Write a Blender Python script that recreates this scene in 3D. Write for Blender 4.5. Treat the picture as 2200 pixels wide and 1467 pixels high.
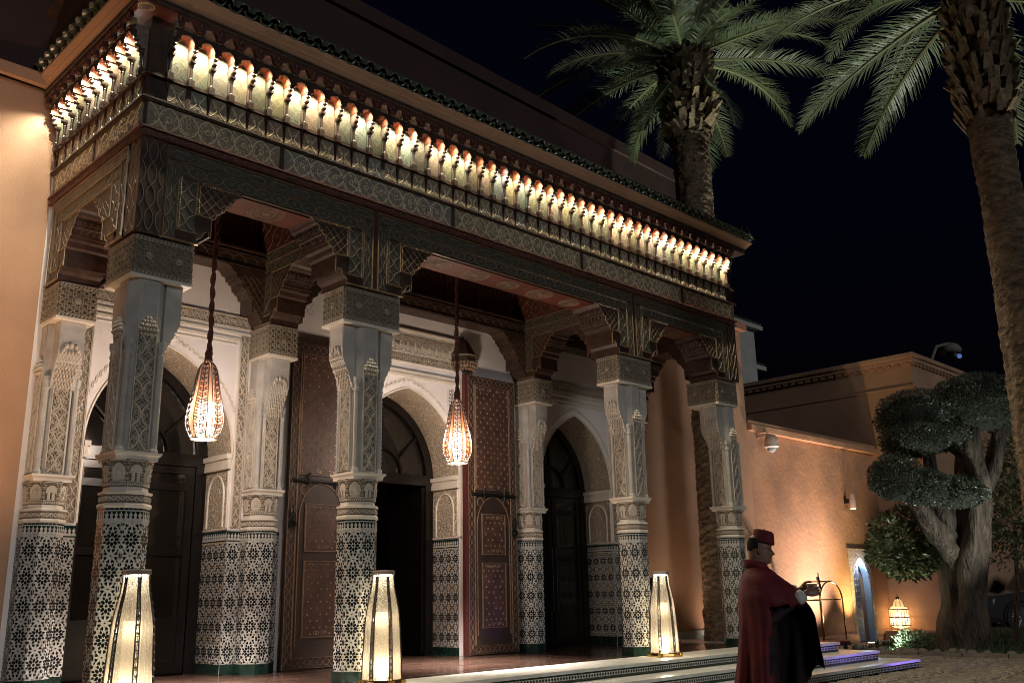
import bpy, math, random
from math import sin, cos, pi, radians, sqrt, atan2
from mathutils import Vector, Matrix, noise

random.seed(7)
S = bpy.context.scene
for _o in list(bpy.data.objects):
    bpy.data.objects.remove(_o)

# ------------------------------------------------------------------ camera
cam_d = bpy.data.cameras.new('camera')
cam = bpy.data.objects.new('camera', cam_d)
S.collection.objects.link(cam)
S.camera = cam
cam_d.sensor_width = 36.0
cam_d.lens = 33.184
cam_d.clip_start = 0.05
cam_d.clip_end = 3000
_yaw, _pitch, _roll = 0.78526, 0.26035, -0.01992
_F = Vector((sin(_yaw) * cos(_pitch), cos(_yaw) * cos(_pitch), sin(_pitch)))
_R = Vector((cos(_yaw), -sin(_yaw), 0))
_U = _R.cross(_F)
_R2 = cos(_roll) * _R + sin(_roll) * _U
_U2 = -sin(_roll) * _R + cos(_roll) * _U
cam.matrix_world = Matrix(((_R2.x, _U2.x, -_F.x, -9.755), (_R2.y, _U2.y, -_F.y, -9.8), (_R2.z, _U2.z, -_F.z, 1.45), (0, 0, 0, 1)))

# ------------------------------------------------------------------ world, sky, moonlit key, exposure
SUN_EL, SUN_AZ = radians(15), radians(196)      # dim flat night light of the courtyard
W = bpy.data.worlds.new('World')
S.world = W
W.use_nodes = True
_nt = W.node_tree
_bg = _nt.nodes['Background']
_sky = _nt.nodes.new('ShaderNodeTexSky')
_sky.sky_type = 'NISHITA'
_sky.sun_disc = False
_sky.sun_elevation = radians(-3.0)
_sky.sun_rotation = SUN_AZ
_hsv = _nt.nodes.new('ShaderNodeHueSaturation')
_hsv.inputs['Saturation'].default_value = 1.0
_mul = _nt.nodes.new('ShaderNodeMixRGB')
_mul.blend_type = 'MULTIPLY'
_mul.inputs[0].default_value = 1.0
_mul.inputs[2].default_value = (.22, .30, .95, 1)      # deep navy night
_nt.links.new(_sky.outputs[0], _mul.inputs[1])
_nt.links.new(_mul.outputs[0], _bg.inputs['Color'])
_bg.inputs['Strength'].default_value = 0.018
_nt.nodes.remove(_hsv)
sun_d = bpy.data.lights.new('sun', 'SUN')
sun_d.energy = 0.18
sun_d.angle = radians(14)
sun_d.color = (.94, .97, 1.0)
sun = bpy.data.objects.new('sun', sun_d)
S.collection.objects.link(sun)
_sd = Vector((sin(SUN_AZ) * cos(SUN_EL), cos(SUN_AZ) * cos(SUN_EL), sin(SUN_EL)))   # towards the light
sun.rotation_euler = (-_sd).to_track_quat('-Z', 'Y').to_euler()
S.view_settings.view_transform = 'Standard'
S.view_settings.look = 'None'
S.view_settings.exposure = 1.5
S.view_settings.gamma = 1.0
S.view_settings.use_curve_mapping = False
S.cycles.use_denoising = True
S.cycles.filter_width = 0.95
S.cycles.max_bounces = 6
S.cycles.diffuse_bounces = 3
S.cycles.transparent_max_bounces = 12
S.cycles.sample_clamp_indirect = 4.0
S.cycles.use_light_tree = True
S.cycles.caustics_reflective = False
S.cycles.caustics_refractive = False

# ------------------------------------------------------------------ materials
def _new(name):
    m = bpy.data.materials.new(name)
    m.use_nodes = True
    return m, m.node_tree, m.node_tree.nodes['Principled BSDF']

def mat(name, col, rough=0.6, metal=0.0, var=0.15, vscale=3.0, bump=0.0, bscale=40.0, spec=0.5, detail=4.0, coat=0.0, col2=None, bdist=0.02, stretch=None):
    m, nt, b = _new(name)
    b.inputs['Roughness'].default_value = rough
    b.inputs['Metallic'].default_value = metal
    b.inputs['Specular IOR Level'].default_value = spec
    b.inputs['Coat Weight'].default_value = coat
    tc = nt.nodes.new('ShaderNodeTexCoord')
    n = nt.nodes.new('ShaderNodeTexNoise')
    n.inputs['Scale'].default_value = vscale
    n.inputs['Detail'].default_value = detail
    src = tc.outputs['Object']
    if stretch:
        mp = nt.nodes.new('ShaderNodeMapping')
        mp.inputs['Scale'].default_value = stretch
        nt.links.new(src, mp.inputs['Vector'])
        src = mp.outputs['Vector']
    nt.links.new(src, n.inputs['Vector'])
    r = nt.nodes.new('ShaderNodeValToRGB')
    c2 = col2 or tuple(c * (1 - var * 1.6) for c in col)
    c1 = tuple(min(1, c * (1 + var)) for c in col)
    r.color_ramp.elements[0].position = 0.3
    r.color_ramp.elements[1].position = 0.7
    r.color_ramp.elements[0].color = (*c2, 1)
    r.color_ramp.elements[1].color = (*c1, 1)
    nt.links.new(n.outputs['Fac'], r.inputs['Fac'])
    nt.links.new(r.outputs['Color'], b.inputs['Base Color'])
    if bump:
        n2 = nt.nodes.new('ShaderNodeTexNoise')
        n2.inputs['Scale'].default_value = bscale
        n2.inputs['Detail'].default_value = 6
        nt.links.new(src, n2.inputs['Vector'])
        bp = nt.nodes.new('ShaderNodeBump')
        bp.inputs['Strength'].default_value = bump
        bp.inputs['Distance'].default_value = bdist
        nt.links.new(n2.outputs['Fac'], bp.inputs['Height'])
        nt.links.new(bp.outputs['Normal'], b.inputs['Normal'])
    return m

def emit(name, col, strength):
    m, nt, b = _new(name)
    b.inputs['Base Color'].default_value = (*col, 1)
    b.inputs['Emission Color'].default_value = (*col, 1)
    b.inputs['Emission Strength'].default_value = strength
    return m

def shade(name, col, clear=0.3, bscale=60, bump=0.5):
    # lampshade skin: lit through from the bulb inside
    m, nt, b = _new(name)
    nt.nodes.remove(b)
    out = nt.nodes['Material Output']
    tl = nt.nodes.new('ShaderNodeBsdfTranslucent')
    df = nt.nodes.new('ShaderNodeBsdfDiffuse')
    gl = nt.nodes.new('ShaderNodeBsdfGlossy')
    tr = nt.nodes.new('ShaderNodeBsdfTransparent')
    tl.inputs['Color'].default_value = (*col, 1)
    df.inputs['Color'].default_value = (*[c * .7 for c in col], 1)
    gl.inputs['Roughness'].default_value = 0.25
    tr.inputs['Color'].default_value = (1, .96, .88, 1)
    tc = nt.nodes.new('ShaderNodeTexCoord')
    n2 = nt.nodes.new('ShaderNodeTexNoise')
    n2.inputs['Scale'].default_value = bscale
    nt.links.new(tc.outputs['Object'], n2.inputs['Vector'])
    bp = nt.nodes.new('ShaderNodeBump')
    bp.inputs['Strength'].default_value = bump
    bp.inputs['Distance'].default_value = 0.02
    nt.links.new(n2.outputs['Fac'], bp.inputs['Height'])
    for s in (tl, df, gl):
        nt.links.new(bp.outputs['Normal'], s.inputs['Normal'])
    def mix(f, a, c):
        x = nt.nodes.new('ShaderNodeMixShader')
        x.inputs[0].default_value = f
        nt.links.new(a.outputs[0], x.inputs[1])
        nt.links.new(c.outputs[0], x.inputs[2])
        return x
    a = mix(0.25, tl, df)
    a = mix(0.06, a, gl)
    a = mix(clear, a, tr)
    nt.links.new(a.outputs[0], out.inputs['Surface'])
    return m

def carved(name, col, ground, scale=26.0, depth=0.02, strength=1.0, rough=.75):
    # shallow arabesque carving too fine to build piece by piece: relief from distorted wave + voronoi
    m, nt, b = _new(name)
    b.inputs['Roughness'].default_value = rough
    tc = nt.nodes.new('ShaderNodeTexCoord')
    n = nt.nodes.new('ShaderNodeTexNoise')
    n.inputs['Scale'].default_value = scale * .45
    n.inputs['Detail'].default_value = 1.0
    nt.links.new(tc.outputs['Object'], n.inputs['Vector'])
    ad = nt.nodes.new('ShaderNodeMixRGB')
    ad.blend_type = 'LINEAR_LIGHT'
    ad.inputs[0].default_value = 0.09
    nt.links.new(tc.outputs['Object'], ad.inputs[1])
    nt.links.new(n.outputs['Color'], ad.inputs[2])
    v = nt.nodes.new('ShaderNodeTexVoronoi')
    v.feature = 'DISTANCE_TO_EDGE'
    v.inputs['Scale'].default_value = scale
    nt.links.new(ad.outputs[0], v.inputs['Vector'])
    r = nt.nodes.new('ShaderNodeValToRGB')
    r.color_ramp.elements[0].position = 0.04
    r.color_ramp.elements[1].position = 0.2
    r.color_ramp.elements[0].color = (1, 1, 1, 1)
    r.color_ramp.elements[1].color = (0, 0, 0, 1)
    nt.links.new(v.outputs['Distance'], r.inputs['Fac'])
    n3 = nt.nodes.new('ShaderNodeTexNoise')
    n3.inputs['Scale'].default_value = 5
    mx = nt.nodes.new('ShaderNodeMixRGB')
    mx.inputs[1].default_value = (*ground, 1)
    mx.inputs[2].default_value = (*col, 1)
    nt.links.new(r.outputs['Color'], mx.inputs[0])
    nt.links.new(mx.outputs[0], b.inputs['Base Color'])
    bp = nt.nodes.new('ShaderNodeBump')
    bp.inputs['Strength'].default_value = strength
    bp.inputs['Distance'].default_value = depth
    nt.links.new(r.outputs['Color'], bp.inputs['Height'])
    nt.links.new(bp.outputs['Normal'], b.inputs['Normal'])
    return m

LED_W, FL_W, HL_W, SP_W = 13.0, 38.0, 2900.0, 120.0
M = {}
M['terra'] = mat('terracotta_render', (.44, .255, .155), .85, var=.12, vscale=.9, bump=.5, bscale=55, bdist=.012)
M['terra_dark'] = mat('terracotta_trim', (.36, .19, .11), .8, var=.1, vscale=2, bump=.2, bscale=60)
M['white'] = mat('white_stucco', (.74, .68, .66), .7, var=.06, vscale=1.5, bump=.08, bscale=50)
M['stucco'] = mat('carved_stucco', (.50, .44, .36), .7, var=.1, vscale=6)
M['ground_st'] = mat('carved_stucco_ground', (.14, .112, .082), .8, var=.2, vscale=12)
M['ground_lt'] = mat('carved_stucco_ground_pale', (.24, .185, .13), .8, var=.2, vscale=12)
M['shaftst'] = mat('greyed_stucco', (.40, .375, .345), .7, var=.12, vscale=5, bump=.1, bscale=50)
M['moul'] = mat('stucco_moulding', (.64, .58, .50), .6, var=.05, vscale=4)
M['arab'] = carved('arabesque_stucco', (.74, .64, .51), (.38, .29, .20), 24, .025)
M['wood'] = mat('cedar_dark', (.045, .021, .013), .42, var=.35, vscale=9, bump=.15, bscale=70)
M['wood_red'] = mat('cedar_red', (.085, .025, .015), .5, var=.3, vscale=7, bump=.15, bscale=60)
M['wood_mid'] = mat('cedar_brown', (.052, .030, .019), .45, var=.3, vscale=9, bump=.15, bscale=70)
M['panel'] = mat('painted_panel_green', (.25, .205, .14), .38, var=.25, vscale=14, bump=.2, bscale=90, spec=.6)
M['panel_b'] = mat('painted_panel_blue', (.215, .20, .165), .38, var=.25, vscale=14, bump=.2, bscale=90, spec=.6)
M['panel_p'] = mat('painted_panel_rose', (.25, .18, .125), .38, var=.25, vscale=14, bump=.2, bscale=90, spec=.6)
M['panel_d'] = mat('painted_field_dark', (.062, .054, .04), .42, var=.25, vscale=14, bump=.2, bscale=90)
M['lattice'] = mat('painted_gold_line', (.78, .66, .42), .4, var=.2, vscale=20)
M['lattice_dim'] = mat('painted_ochre_line', (.19, .155, .105), .5, var=.25, vscale=20)
M['lattice_red'] = mat('painted_dull_line', (.21, .135, .09), .5, var=.25, vscale=20)
M['bead'] = mat('gilded_bead', (.24, .17, .10), .3, var=.2, vscale=20, metal=.3)
M['red'] = mat('red_lacquer', (.11, .026, .014), .5, var=.15, vscale=5)
M['redarch'] = mat('red_painted_arch', (.22, .055, .03), .5, var=.2, vscale=12)
NP = [mat('niche_' + n, c, .6, var=.2, vscale=25, bump=.25, bscale=70) for n, c in
      (('green', (.095, .105, .068)), ('cream', (.16, .138, .09)), ('rose', (.16, .115, .088)), ('sage', (.112, .12, .082)), ('olive', (.135, .12, .06)))]
M['nline'] = mat('niche_gold_line', (.30, .235, .115), .5, var=.1, vscale=20)
M['zw'] = mat('zellige_white', (.44, .43, .40), .2, var=.12, vscale=30, bump=.05, bscale=30)
M['zb'] = mat('zellige_black', (.010, .014, .014), .12, var=.4, vscale=30, bump=.05, bscale=60)
M['zo'] = mat('zellige_ochre', (.42, .26, .09), .2, var=.1, vscale=30)
M['zg'] = mat('zellige_green', (.011, .028, .022), .12, var=.35, vscale=10, bump=.04, bscale=30)
M['marble'] = mat('white_marble', (.62, .62, .58), .28, var=.1, vscale=4, detail=8)
M['floor'] = mat('dark_marble_floor', (.055, .032, .024), .12, var=.25, vscale=2.5, detail=8)
M['rooft'] = mat('green_glazed_roof_tile', (.05, .075, .055), .3, var=.35, vscale=9, col2=(.07, .06, .04))
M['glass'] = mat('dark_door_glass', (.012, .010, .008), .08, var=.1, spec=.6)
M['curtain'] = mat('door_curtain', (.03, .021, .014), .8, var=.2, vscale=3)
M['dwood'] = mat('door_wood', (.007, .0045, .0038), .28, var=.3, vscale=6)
M['leaf_field'] = mat('door_leaf_field', (.075, .036, .024), .5, var=.25, vscale=6, bump=.3, bscale=50)
M['leaf_frame'] = mat('door_leaf_frame', (.036, .021, .016), .5, var=.2, vscale=8)
M['leaf_edge'] = mat('door_leaf_edge', (.07, .014, .012), .6, var=.1)
M['silver'] = mat('stud_metal', (.42, .34, .28), .35, var=.2, metal=.6)
M['iron'] = mat('black_iron', (.012, .011, .011), .45, var=.2, metal=.3)
M['rope'] = mat('dark_red_rope', (.075, .02, .014), .9, var=.3, vscale=20, bump=.5, bscale=80)
M['brass'] = mat('polished_brass', (.75, .50, .18), .18, metal=1.0, var=.08)
M['bulb'] = emit('led_white', (1, .93, .78), 30)
M['bulbw'] = emit('bulb_warm', (1, .72, .4), 30)
M['palm'] = mat('palm_leaflet', (.085, .12, .06), .45, var=.3, vscale=1.5, col2=(.045, .06, .03))
M['rachis'] = mat('palm_rachis', (.17, .18, .08), .5, var=.15)
M['bark'] = mat('palm_bark', (.15, .10, .06), .9, var=.4, vscale=7, bump=.9, bscale=16, bdist=.05, stretch=(1, 1, 2.2))
M['boot'] = mat('palm_leaf_base', (.20, .145, .085), .85, var=.4, vscale=9, bump=.6, bscale=30)
M['tbark'] = mat('olive_bark', (.095, .070, .050), .9, var=.5, vscale=6, bump=1.0, bscale=20, bdist=.14, stretch=(1, 1, .13))
M['leafd'] = mat('topiary_leaf', (.085, .105, .075), .4, var=.5, vscale=3)
M['leafg'] = mat('shrub_leaf', (.15, .18, .085), .35, var=.35, vscale=4)
M['grass'] = mat('ground_cover', (.05, .085, .03), .6, var=.35, vscale=3)
M['soil'] = mat('garden_soil', (.05, .038, .028), .95, var=.3, vscale=5, bump=.6, bscale=20)
M['paver'] = mat('granite_sett', (.30, .255, .20), .55, var=.25, vscale=5, bump=.4, bscale=35)
M['joint'] = mat('sett_joint', (.022, .019, .015), .9, var=.2)
M['stone'] = mat('river_stone', (.20, .18, .155), .7, var=.25, vscale=4)
M['concrete'] = mat('kerb_stone', (.20, .175, .14), .8, var=.15, vscale=6, bump=.2, bscale=40)
M['pale'] = mat('pale_render', (.42, .41, .37), .85, var=.08, vscale=1.5)
M['cape'] = mat('maroon_cape_wool', (.135, .007, .012), .75, var=.2, vscale=10, bump=.12, bscale=220, bdist=.004)
M['capeline'] = mat('cape_lining', (.02, .006, .008), .8, var=.2)
M['fez'] = mat('red_felt', (.13, .012, .016), .85, var=.15, vscale=20, bump=.1, bscale=200, bdist=.003)
M['skin'] = mat('skin', (.26, .14, .09), .5, var=.1, vscale=12)
M['hair'] = mat('hair_dark', (.010, .008, .007), .95, var=.3, vscale=60)
M['shirt'] = mat('white_cuff', (.62, .60, .56), .7, var=.05)
M['phone'] = mat('phone_black', (.012, .012, .014), .15, var=.1)
M['blue'] = mat('blue_painted_wood', (.13, .17, .24), .5, var=.15, vscale=10)
M['bluew'] = mat('pale_blue_reveal', (.42, .52, .62), .6, var=.06)
M['plast'] = mat('camera_housing', (.55, .42, .34), .4, var=.05)
M['carp'] = mat('dark_car_paint', (.012, .012, .015), .12, var=.1, coat=1.0)
M['tyre'] = mat('tyre_rubber', (.012, .012, .012), .8, var=.2)
M['rim'] = mat('alloy_rim', (.35, .35, .36), .3, metal=.9, var=.1)
M['carglass'] = mat('car_glass', (.01, .012, .014), .05, var=.1)
M['ink'] = mat('black_paint_lettering', (.02, .018, .018), .6, var=.1)
M['shade_l'] = shade('lantern_parchment', (.0016, .00042, .00009), .038, 30, .2)
M['shade_rib'] = shade('lantern_rib_parchment', (.0013, .00048, .00020), .010, 30, .2)
M['shade_f'] = shade('lamp_textured_glass', (.080, .071, .056), .24, 70, .8)
M['shade_in'] = shade('lamp_inner_tube', (.12, .10, .07), .45, 60, .4)
M['shade_g'] = shade('lantern_white_glass', (.35, .29, .2), .2, 60, .3)

# ------------------------------------------------------------------ object helpers
COL = S.collection
def _link(o, parent=None):
    COL.objects.link(o)
    if parent is not None:
        o.parent = parent
    return o

WL = {}      # world location of each object (parents are never rotated unless built local)
def wl(o):
    return WL.get(o.name, Vector((0, 0, 0)))

def tag(o, label=None, cat=None, group=None, kind=None):
    if label: o['label'] = label
    if cat: o['category'] = cat
    if group: o['group'] = group
    if kind: o['kind'] = kind
    return o

def thing(name, label, cat, loc=(0, 0, 0), group=None, rz=0.0):
    o = bpy.data.objects.new(name, None)
    o.empty_display_size = .2
    o.location = loc
    o.rotation_euler = (0, 0, rz)
    _link(o)
    WL[o.name] = Vector(loc)
    return tag(o, label, cat, group)

class MB:
    """collects faces; every shape goes through the frame self.f (u, v, n) -> xyz"""
    def __init__(s, f=None):
        s.v, s.fc, s.m, s.f = [], [], [], f
        s.cm = 0
    def pt(s, p):
        if s.f:
            p = s.f(*p)
        s.v.append((p[0], p[1], p[2]))
        return len(s.v) - 1
    def face(s, idx):
        s.fc.append(tuple(idx)); s.m.append(s.cm)
    def poly(s, pts):
        s.face([s.pt(p) for p in pts])
    def box(s, x0, x1, y0, y1, z0, z1):
        a = [s.pt(p) for p in ((x0, y0, z0), (x1, y0, z0), (x1, y1, z0), (x0, y1, z0), (x0, y0, z1), (x1, y0, z1), (x1, y1, z1), (x0, y1, z1))]
        for f in ((3, 2, 1, 0), (4, 5, 6, 7), (0, 1, 5, 4), (1, 2, 6, 5), (2, 3, 7, 6), (3, 0, 4, 7)):
            s.face([a[i] for i in f])
        return s
    def taper(s, x0, x1, y0, y1, z0, z1, i):
        # box whose z1 face is inset by i (bevelled slab)
        a = [s.pt(p) for p in ((x0, y0, z0), (x1, y0, z0), (x1, y1, z0), (x0, y1, z0), (x0 + i, y0 + i, z1), (x1 - i, y0 + i, z1), (x1 - i, y1 - i, z1), (x0 + i, y1 - i, z1))]
        for f in ((3, 2, 1, 0), (4, 5, 6, 7), (0, 1, 5, 4), (1, 2, 6, 5), (2, 3, 7, 6), (3, 0, 4, 7)):
            s.face([a[k] for k in f])
        return s
    def slab(s, pts, n0, n1, inset=0.0, back=False):
        """2D polygon (u, v) pushed from n0 to n1 (n along third coordinate)"""
        k = len(pts)
        lo = [s.pt((p[0], p[1], n0)) for p in pts]
        if inset:
            cx = sum(p[0] for p in pts) / k; cy = sum(p[1] for p in pts) / k
            q = []
            for p in pts:
                dx, dy = p[0] - cx, p[1] - cy
                L = math.hypot(dx, dy) or 1
                q.append((p[0] - dx / L * inset, p[1] - dy / L * inset))
        else:
            q = pts
        hi = [s.pt((p[0], p[1], n1)) for p in q]
        s.face(hi)
        if back: s.face(lo[::-1])
        for i in range(k):
            j = (i + 1) % k
            s.face((lo[i], lo[j], hi[j], hi[i]))
        return s
    def ribbon(s, pts, w, h, n0=0.0, closed=False, bev=.35):
        """raised band of width w, height h along a 2D polyline"""
        k = len(pts)
        if k < 2: return s
        rows = []
        for i in range(k):
            if closed:
                a, b = pts[i - 1], pts[(i + 1) % k]
            else:
                a, b = pts[max(i - 1, 0)], pts[min(i + 1, k - 1)]
            dx, dy = b[0] - a[0], b[1] - a[1]
            L = math.hypot(dx, dy) or 1
            nx, ny = -dy / L * w / 2, dx / L * w / 2
            p = pts[i]
            t = 1 - bev
            rows.append((s.pt((p[0] + nx, p[1] + ny, n0)), s.pt((p[0] + nx * t, p[1] + ny * t, n0 + h)),
                         s.pt((p[0] - nx * t, p[1] - ny * t, n0 + h)), s.pt((p[0] - nx, p[1] - ny, n0))))
        for i in range(k if closed else k - 1):
            a, b = rows[i], rows[(i + 1) % k]
            for q in range(3):
                s.face((a[q], a[q + 1], b[q + 1], b[q]))
        return s
    def tube(s, pts, r, n=8, cap=True, ry=None):
        """pts 3D; r number or list"""
        pts = [Vector(p) for p in pts]
        k = len(pts)
        rs = r if isinstance(r, (list, tuple)) else [r] * k
        rows = []
        up = None
        for i in range(k):
            d = (pts[min(i + 1, k - 1)] - pts[max(i - 1, 0)])
            if d.length < 1e-9: d = Vector((0, 0, 1))
            d.normalize()
            if up is None:
                up = Vector((0, 0, 1)) if abs(d.z) < .9 else Vector((1, 0, 0))
            a = d.cross(up)
            if a.length < 1e-6: a = d.cross(Vector((0, 1, 0)))
            a.normalize()
            b = a.cross(d).normalized()
            up = b
            rows.append([s.pt(pts[i] + a * rs[i] * cos(2 * pi * j / n) + b * rs[i] * sin(2 * pi * j / n)) for j in range(n)])
        for i in range(k - 1):
            for j in range(n):
                j2 = (j + 1) % n
                s.face((rows[i][j], rows[i][j2], rows[i + 1][j2], rows[i + 1][j]))
        if cap:
            s.face(rows[0][::-1]); s.face(rows[-1])
        return s
    def lathe(s, prof, n=16, c=(0, 0), ph=0.0, cap=True, sx=1.0, sy=1.0):
        """prof list of (r, z)"""
        rows = [[s.pt((c[0] + r * sx * cos(ph + 2 * pi * j / n), c[1] + r * sy * sin(ph + 2 * pi * j / n), z)) for j in range(n)] for r, z in prof]
        for i in range(len(prof) - 1):
            for j in range(n):
                j2 = (j + 1) % n
                s.face((rows[i][j], rows[i][j2], rows[i + 1][j2], rows[i + 1][j]))
        if cap:
            s.face(rows[0][::-1]); s.face(rows[-1])
        return s
    def ell(s, c, rx, ry, rz, n=8, m=5):
        prof = []
        for i in range(m + 1):
            t = -pi / 2 + pi * i / m
            prof.append((max(cos(t), .03), sin(t)))
        rows = [[s.pt((c[0] + rx * r * cos(2 * pi * j / n), c[1] + ry * r * sin(2 * pi * j / n), c[2] + rz * z)) for j in range(n)] for r, z in prof]
        for i in range(m):
            for j in range(n):
                j2 = (j + 1) % n
                s.face((rows[i][j], rows[i][j2], rows[i + 1][j2], rows[i + 1][j]))
        s.face(rows[0][::-1]); s.face(rows[-1])
        return s
    def loft(s, rows3, closed=True, cap=True):
        rows = [[s.pt(p) for p in r] for r in rows3]
        n = len(rows[0])
        for i in range(len(rows) - 1):
            for j in range(n if closed else n - 1):
                j2 = (j + 1) % n
                s.face((rows[i][j], rows[i][j2], rows[i + 1][j2], rows[i + 1][j]))
        if cap and closed:
            s.face(rows[0][::-1]); s.face(rows[-1])
        return s
    def mesh(s, name, mats, smooth=False):
        me = bpy.data.meshes.new(name)
        me.from_pydata(s.v, [], s.fc)
        if not isinstance(mats, (list, tuple)): mats = [mats]
        for x in mats:
            me.materials.append(M[x] if isinstance(x, str) else x)
        if len(mats) > 1:
            me.polygons.foreach_set('material_index', s.m)
        if smooth:
            me.polygons.foreach_set('use_smooth', [True] * len(s.fc))
        me.update()
        return me
    def build(s, name, mats, parent=None, smooth=False, loc=None, kind=None):
        """mesh in world coordinates (loc None) or local ones placed at world loc"""
        return put(name, s.mesh(name, mats, smooth), parent, loc, kind=kind)

def put(name, me, parent=None, loc=None, rz=0.0, kind=None, rot=None, sc=None):
    o = bpy.data.objects.new(name, me)
    _link(o, parent)
    w = Vector(loc) if loc is not None else Vector((0, 0, 0))
    o.location = w - (wl(parent) if parent is not None else Vector((0, 0, 0)))
    WL[o.name] = w
    if rz: o.rotation_euler = (0, 0, rz)
    if rot: o.rotation_euler = rot
    if sc: o.scale = sc
    if kind: o['kind'] = kind
    return o

def struct(name, mb, m, smooth=False, parent=None):
    o = mb.build(name, m, parent, smooth)
    if parent is None: o['kind'] = 'structure'
    return o

def lamp(name, kind, loc, energy, color, parent=None, size=.05, spot=None, blend=.5, target=None):
    d = bpy.data.lights.new(name, kind)
    d.energy = energy
    d.color = color
    if kind in ('POINT', 'SPOT'): d.shadow_soft_size = size
    if kind == 'SPOT':
        d.spot_size = radians(spot); d.spot_blend = blend
    o = bpy.data.objects.new(name, d)
    _link(o, parent)
    o.location = Vector(loc) - (wl(parent) if parent is not None else Vector((0, 0, 0)))
    if target is not None:
        o.rotation_euler = (Vector(target) - Vector(loc)).to_track_quat('-Z', 'Y').to_euler()
    return o

def frame(O, U, V):
    O, U, V = Vector(O), Vector(U), Vector(V)
    N = U.cross(V)
    return lambda u, v, n: O + U * u + V * v + N * n

# ------------------------------------------------------------------ ornament
def arc(cx, cy, r, a0, a1, n=8):
    return [(cx + r * cos(a0 + (a1 - a0) * i / n), cy + r * sin(a0 + (a1 - a0) * i / n)) for i in range(n + 1)]

def ogee(mb, w, h, nu, nv, rw, rh, n0=0.0, rings=True, amp=.5, seg=8, u0=0.0, v0=0.0, round_=.0):
    """net of mirrored S-curves: nu cells across, nv cells up"""
    pu, pv = w / nu, h / nv
    for i in range(nu + 1):
        for sgn in (1, -1):
            pts = []
            k = seg * nv
            for j in range(k + 1):
                t = j / seg
                x = sin(pi * t + (0 if True else 0))
                x = math.copysign(abs(x) ** .75, x)
                u = pu * i + sgn * amp * pu * x * (1 if i % 2 == 0 else 1)
                if u < -1e-6 or u > w + 1e-6:
                    if len(pts) > 1: mb.ribbon([(u0 + a, v0 + b) for a, b in pts], rw, rh, n0)
                    pts = []
                    continue
                pts.append((u, pv * t))
            if len(pts) > 1: mb.ribbon([(u0 + a, v0 + b) for a, b in pts], rw, rh, n0)
    if rings:
        for i in range(nu + 1):
            for j in range(nv):
                u, v = pu * i, pv * (j + .5)
                r = min(pu, pv) * .13
                if r < u < w - r:
                    mb.ribbon(arc(u0 + u, v0 + v, r, 0, 2 * pi, 7)[:-1], rw * .8, rh, n0, closed=True)

def starnet(mb, w, h, nu, nv, rw, rh, n0=0.0, u0=0.0, v0=0.0):
    """eight-point star strapwork"""
    pu, pv = w / nu, h / nv
    for i in range(nu):
        for j in range(nv):
            cx, cy = u0 + pu * (i + .5), v0 + pv * (j + .5)
            pts = []
            for k in range(16):
                r = (.47 if k % 2 == 0 else .30)
                a = pi * k / 8
                pts.append((cx + pu * r * cos(a), cy + pv * r * sin(a)))
            mb.ribbon(pts, rw, rh, n0, closed=True)
            if i < nu - 1 and j < nv - 1:
                x, y = cx + pu / 2, cy + pv / 2
                q = [(x + pu * .24 * cos(pi / 4 * k + pi / 8), y + pv * .24 * sin(pi / 4 * k + pi / 8)) for k in range(8)]
                mb.ribbon(q, rw * .8, rh, n0, closed=True)

def scroll(mb, w, h, n, rw, rh, n0=0.0, u0=0.0, v0=0.0):
    """running vine: a wave with a spiral in each bay"""
    p = w / n
    pts = []
    for j in range(n * 8 + 1):
        t = j / 8
        pts.append((u0 + p * t, v0 + h / 2 + h * .3 * sin(pi * t)))
    mb.ribbon(pts, rw, rh, n0)
    for i in range(n):
        sgn = -1 if i % 2 == 0 else 1
        cx, cy = u0 + p * (i + .5), v0 + h / 2 + sgn * h * .05
        sp = []
        for k in range(10):
            a = k * .75
            r = h * .36 * (1 - k / 13)
            sp.append((cx + r * cos(a) * .9, cy + sgn * r * sin(a) * .9))
        mb.ribbon(sp, rw, rh, n0)

def leafy(mb, w, h, n, rw, rh, n0, rng, u0=0., v0=0.):
    """small leaf strokes that fill the ground of a carved panel"""
    for _ in range(n):
        x, y = u0 + rng.uniform(.05, .95) * w, v0 + rng.uniform(.02, .98) * h
        a = rng.uniform(0, 2 * pi); r = rng.uniform(.012, .022)
        mb.ribbon(arc(x, y, r, a, a + rng.uniform(2, 4), 4), rw, rh, n0)

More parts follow.
